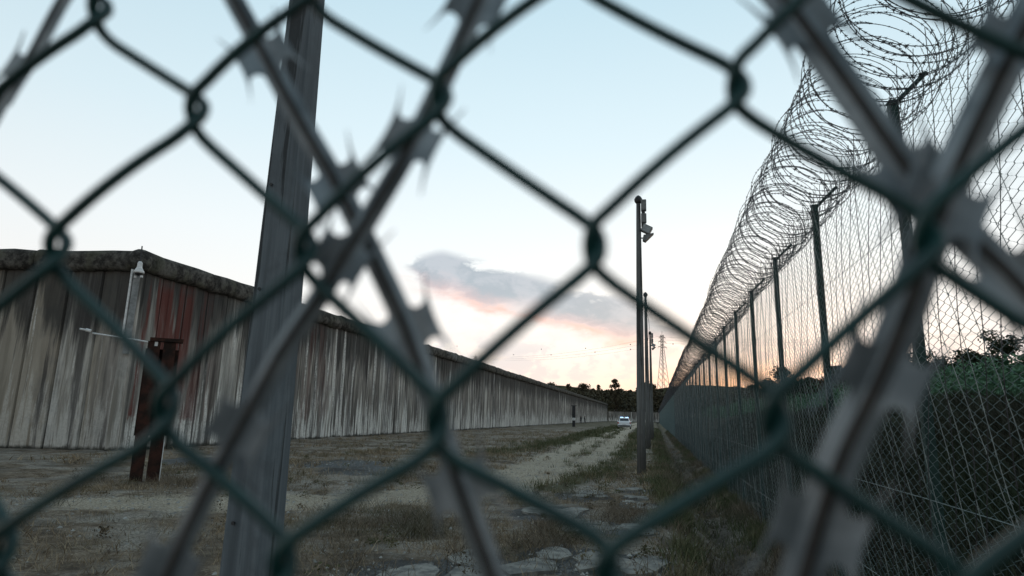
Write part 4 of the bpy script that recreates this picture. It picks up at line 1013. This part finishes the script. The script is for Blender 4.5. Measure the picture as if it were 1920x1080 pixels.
# house body (after its Empty above)
MB().box(-4, 4, -3, 3, -1, 4.2).build('wall', simple('pale_render', (.26, .24, .21), (.34, .31, .27), .5, .9), b)
MB().prism([(-4.4, 0), (4.4, 0), (0, 1.7)], -3.3, 3.3, Matrix.Translation((0, 0, 4.2)) @ Matrix.Rotation(R(90), 4, 'X')).build('roof', simple('roof_tiles', (.12, .07, .05), (.18, .10, .07), 1, .9), b)
for xw in (-2.2, 0, 2.2): MB().box(xw - .45, xw + .45, -3.05, -3.002, 1.4, 2.7).build('window', M_DARK, b)

# ------------------------------------------------------------------ pylons and lines
def pylon(x, y, H, rz, label):
    p = empty('pylon', (x, y, float(terrain(x, y)) - 1), rz); tag(p, label, 'pylon', 'electricity pylons')
    mb = MB(); w0, w1 = 3.3, .7; wz = lambda z: w0 + (w1 - w0) * min(1, z / (H * .8)); r = .17
    lv = [0]; 
    while lv[-1] < H * .97: lv.append(min(H, lv[-1] + max(1.9, wz(lv[-1]) * 1.7)))
    for sx in (-1, 1):
        for sy in (-1, 1): mb.tube([(sx * wz(z), sy * wz(z), z) for z in lv], r * 1.1, 4)
    for a, c in zip(lv[:-1], lv[1:]):
        for sx in (-1, 1):
            mb.tube([(sx * wz(a), -wz(a), a), (sx * wz(c), wz(c), c)], r * .6, 3); mb.tube([(-wz(a), sx * wz(a), a), (wz(c), sx * wz(c), c)], r * .6, 3); mb.tube([(wz(a), sx * wz(a), a), (-wz(c), sx * wz(c), c)], r * .6, 3)
    mb.build('tower', M_PYLON, p)
    for zz, ww in ((H * .80, 3.4), (H * .88, 3.0), (H * .95, 2.4)):
        for s in (-1, 1): MB().tube([(s * .5, 0, zz + .9), (s * ww, 0, zz)], r * .8, 4).tube([(s * .5, 0, zz), (s * ww, 0, zz)], r * .8, 4).tube([(s * ww, 0, zz), (s * ww, 0, zz - 1.2)], .12, 4).build('crossarm', M_PYLON, p)
    MB().tube([(0, 0, H), (0, 0, H + 2)], .15, 4).build('peak', M_PYLON, p)
    return p
xA, yA = azel(.79, 420); HA = EYE + 420 * math.tan(R(7.55)) - float(terrain(xA, yA)); pylon(xA, yA, HA, R(35), 'tall steel lattice pylon rising above the far wood right of the floodlight poles')
xB, yB = azel(-16.11, 560); HB = EYE + 560 * math.tan(R(5.3)) - float(terrain(xB, yB)); pylon(xB, yB, HB, R(35), 'distant pylon whose top just shows above the long wall')
xC, yC = azel(30, 430)
pl_ = empty('power_lines', (xA, yA, 0)); tag(pl_, 'thin power lines with small marker balls strung between the pylons', 'power lines')
def zat(x, y, e): return EYE + math.hypot(x, y) * math.tan(R(e))
for off_, eA, eB in ((-1, 7.2, 5.2), (0, 6.9, 5.1), (1, 6.6, 5.0)):
    A = Vector((xA + off_ * 3, yA, zat(xA, yA, eA))); Bv = Vector((xB + off_ * 3, yB, zat(xB, yB, eB))); Cv = Vector((xC, yC, zat(xC, yC, 7)))
    for S_, T_ in ((A, Bv), (A, Cv)):
        pts = [S_.lerp(T_, i / 16) - Vector((0, 0, 4 * 5 * (i / 16) * (1 - i / 16))) - pl_.location for i in range(17)]
        MB().tube(pts, .045, 3).build('line', M_DARK, pl_)
for a, e in ((-17.85, 6.09), (-12.64, 5.45), (-10.1, 6.0), (-9.2, 5.5), (-6.05, 6.14), (-5.2, 5.8), (-2.02, 6.5), (-2.02, 6.07), (1.73, 6.54)):
    t = (a - .79) / (-16.9); dist = 420 + 140 * max(0, t); x, y = azel(a, dist); z = zat(x, y, e)
    MB().tube([(0, 0, -.4), (0, 0, -.25), (0, 0, 0), (0, 0, .25), (0, 0, .4)], [.05, .34, .42, .34, .05], 8).build('marker_ball', M_DARK, pl_, True, loc=(x - xA, y - yA, z))

bpy.context.view_layer.update()
print('objects', len(bpy.data.objects))
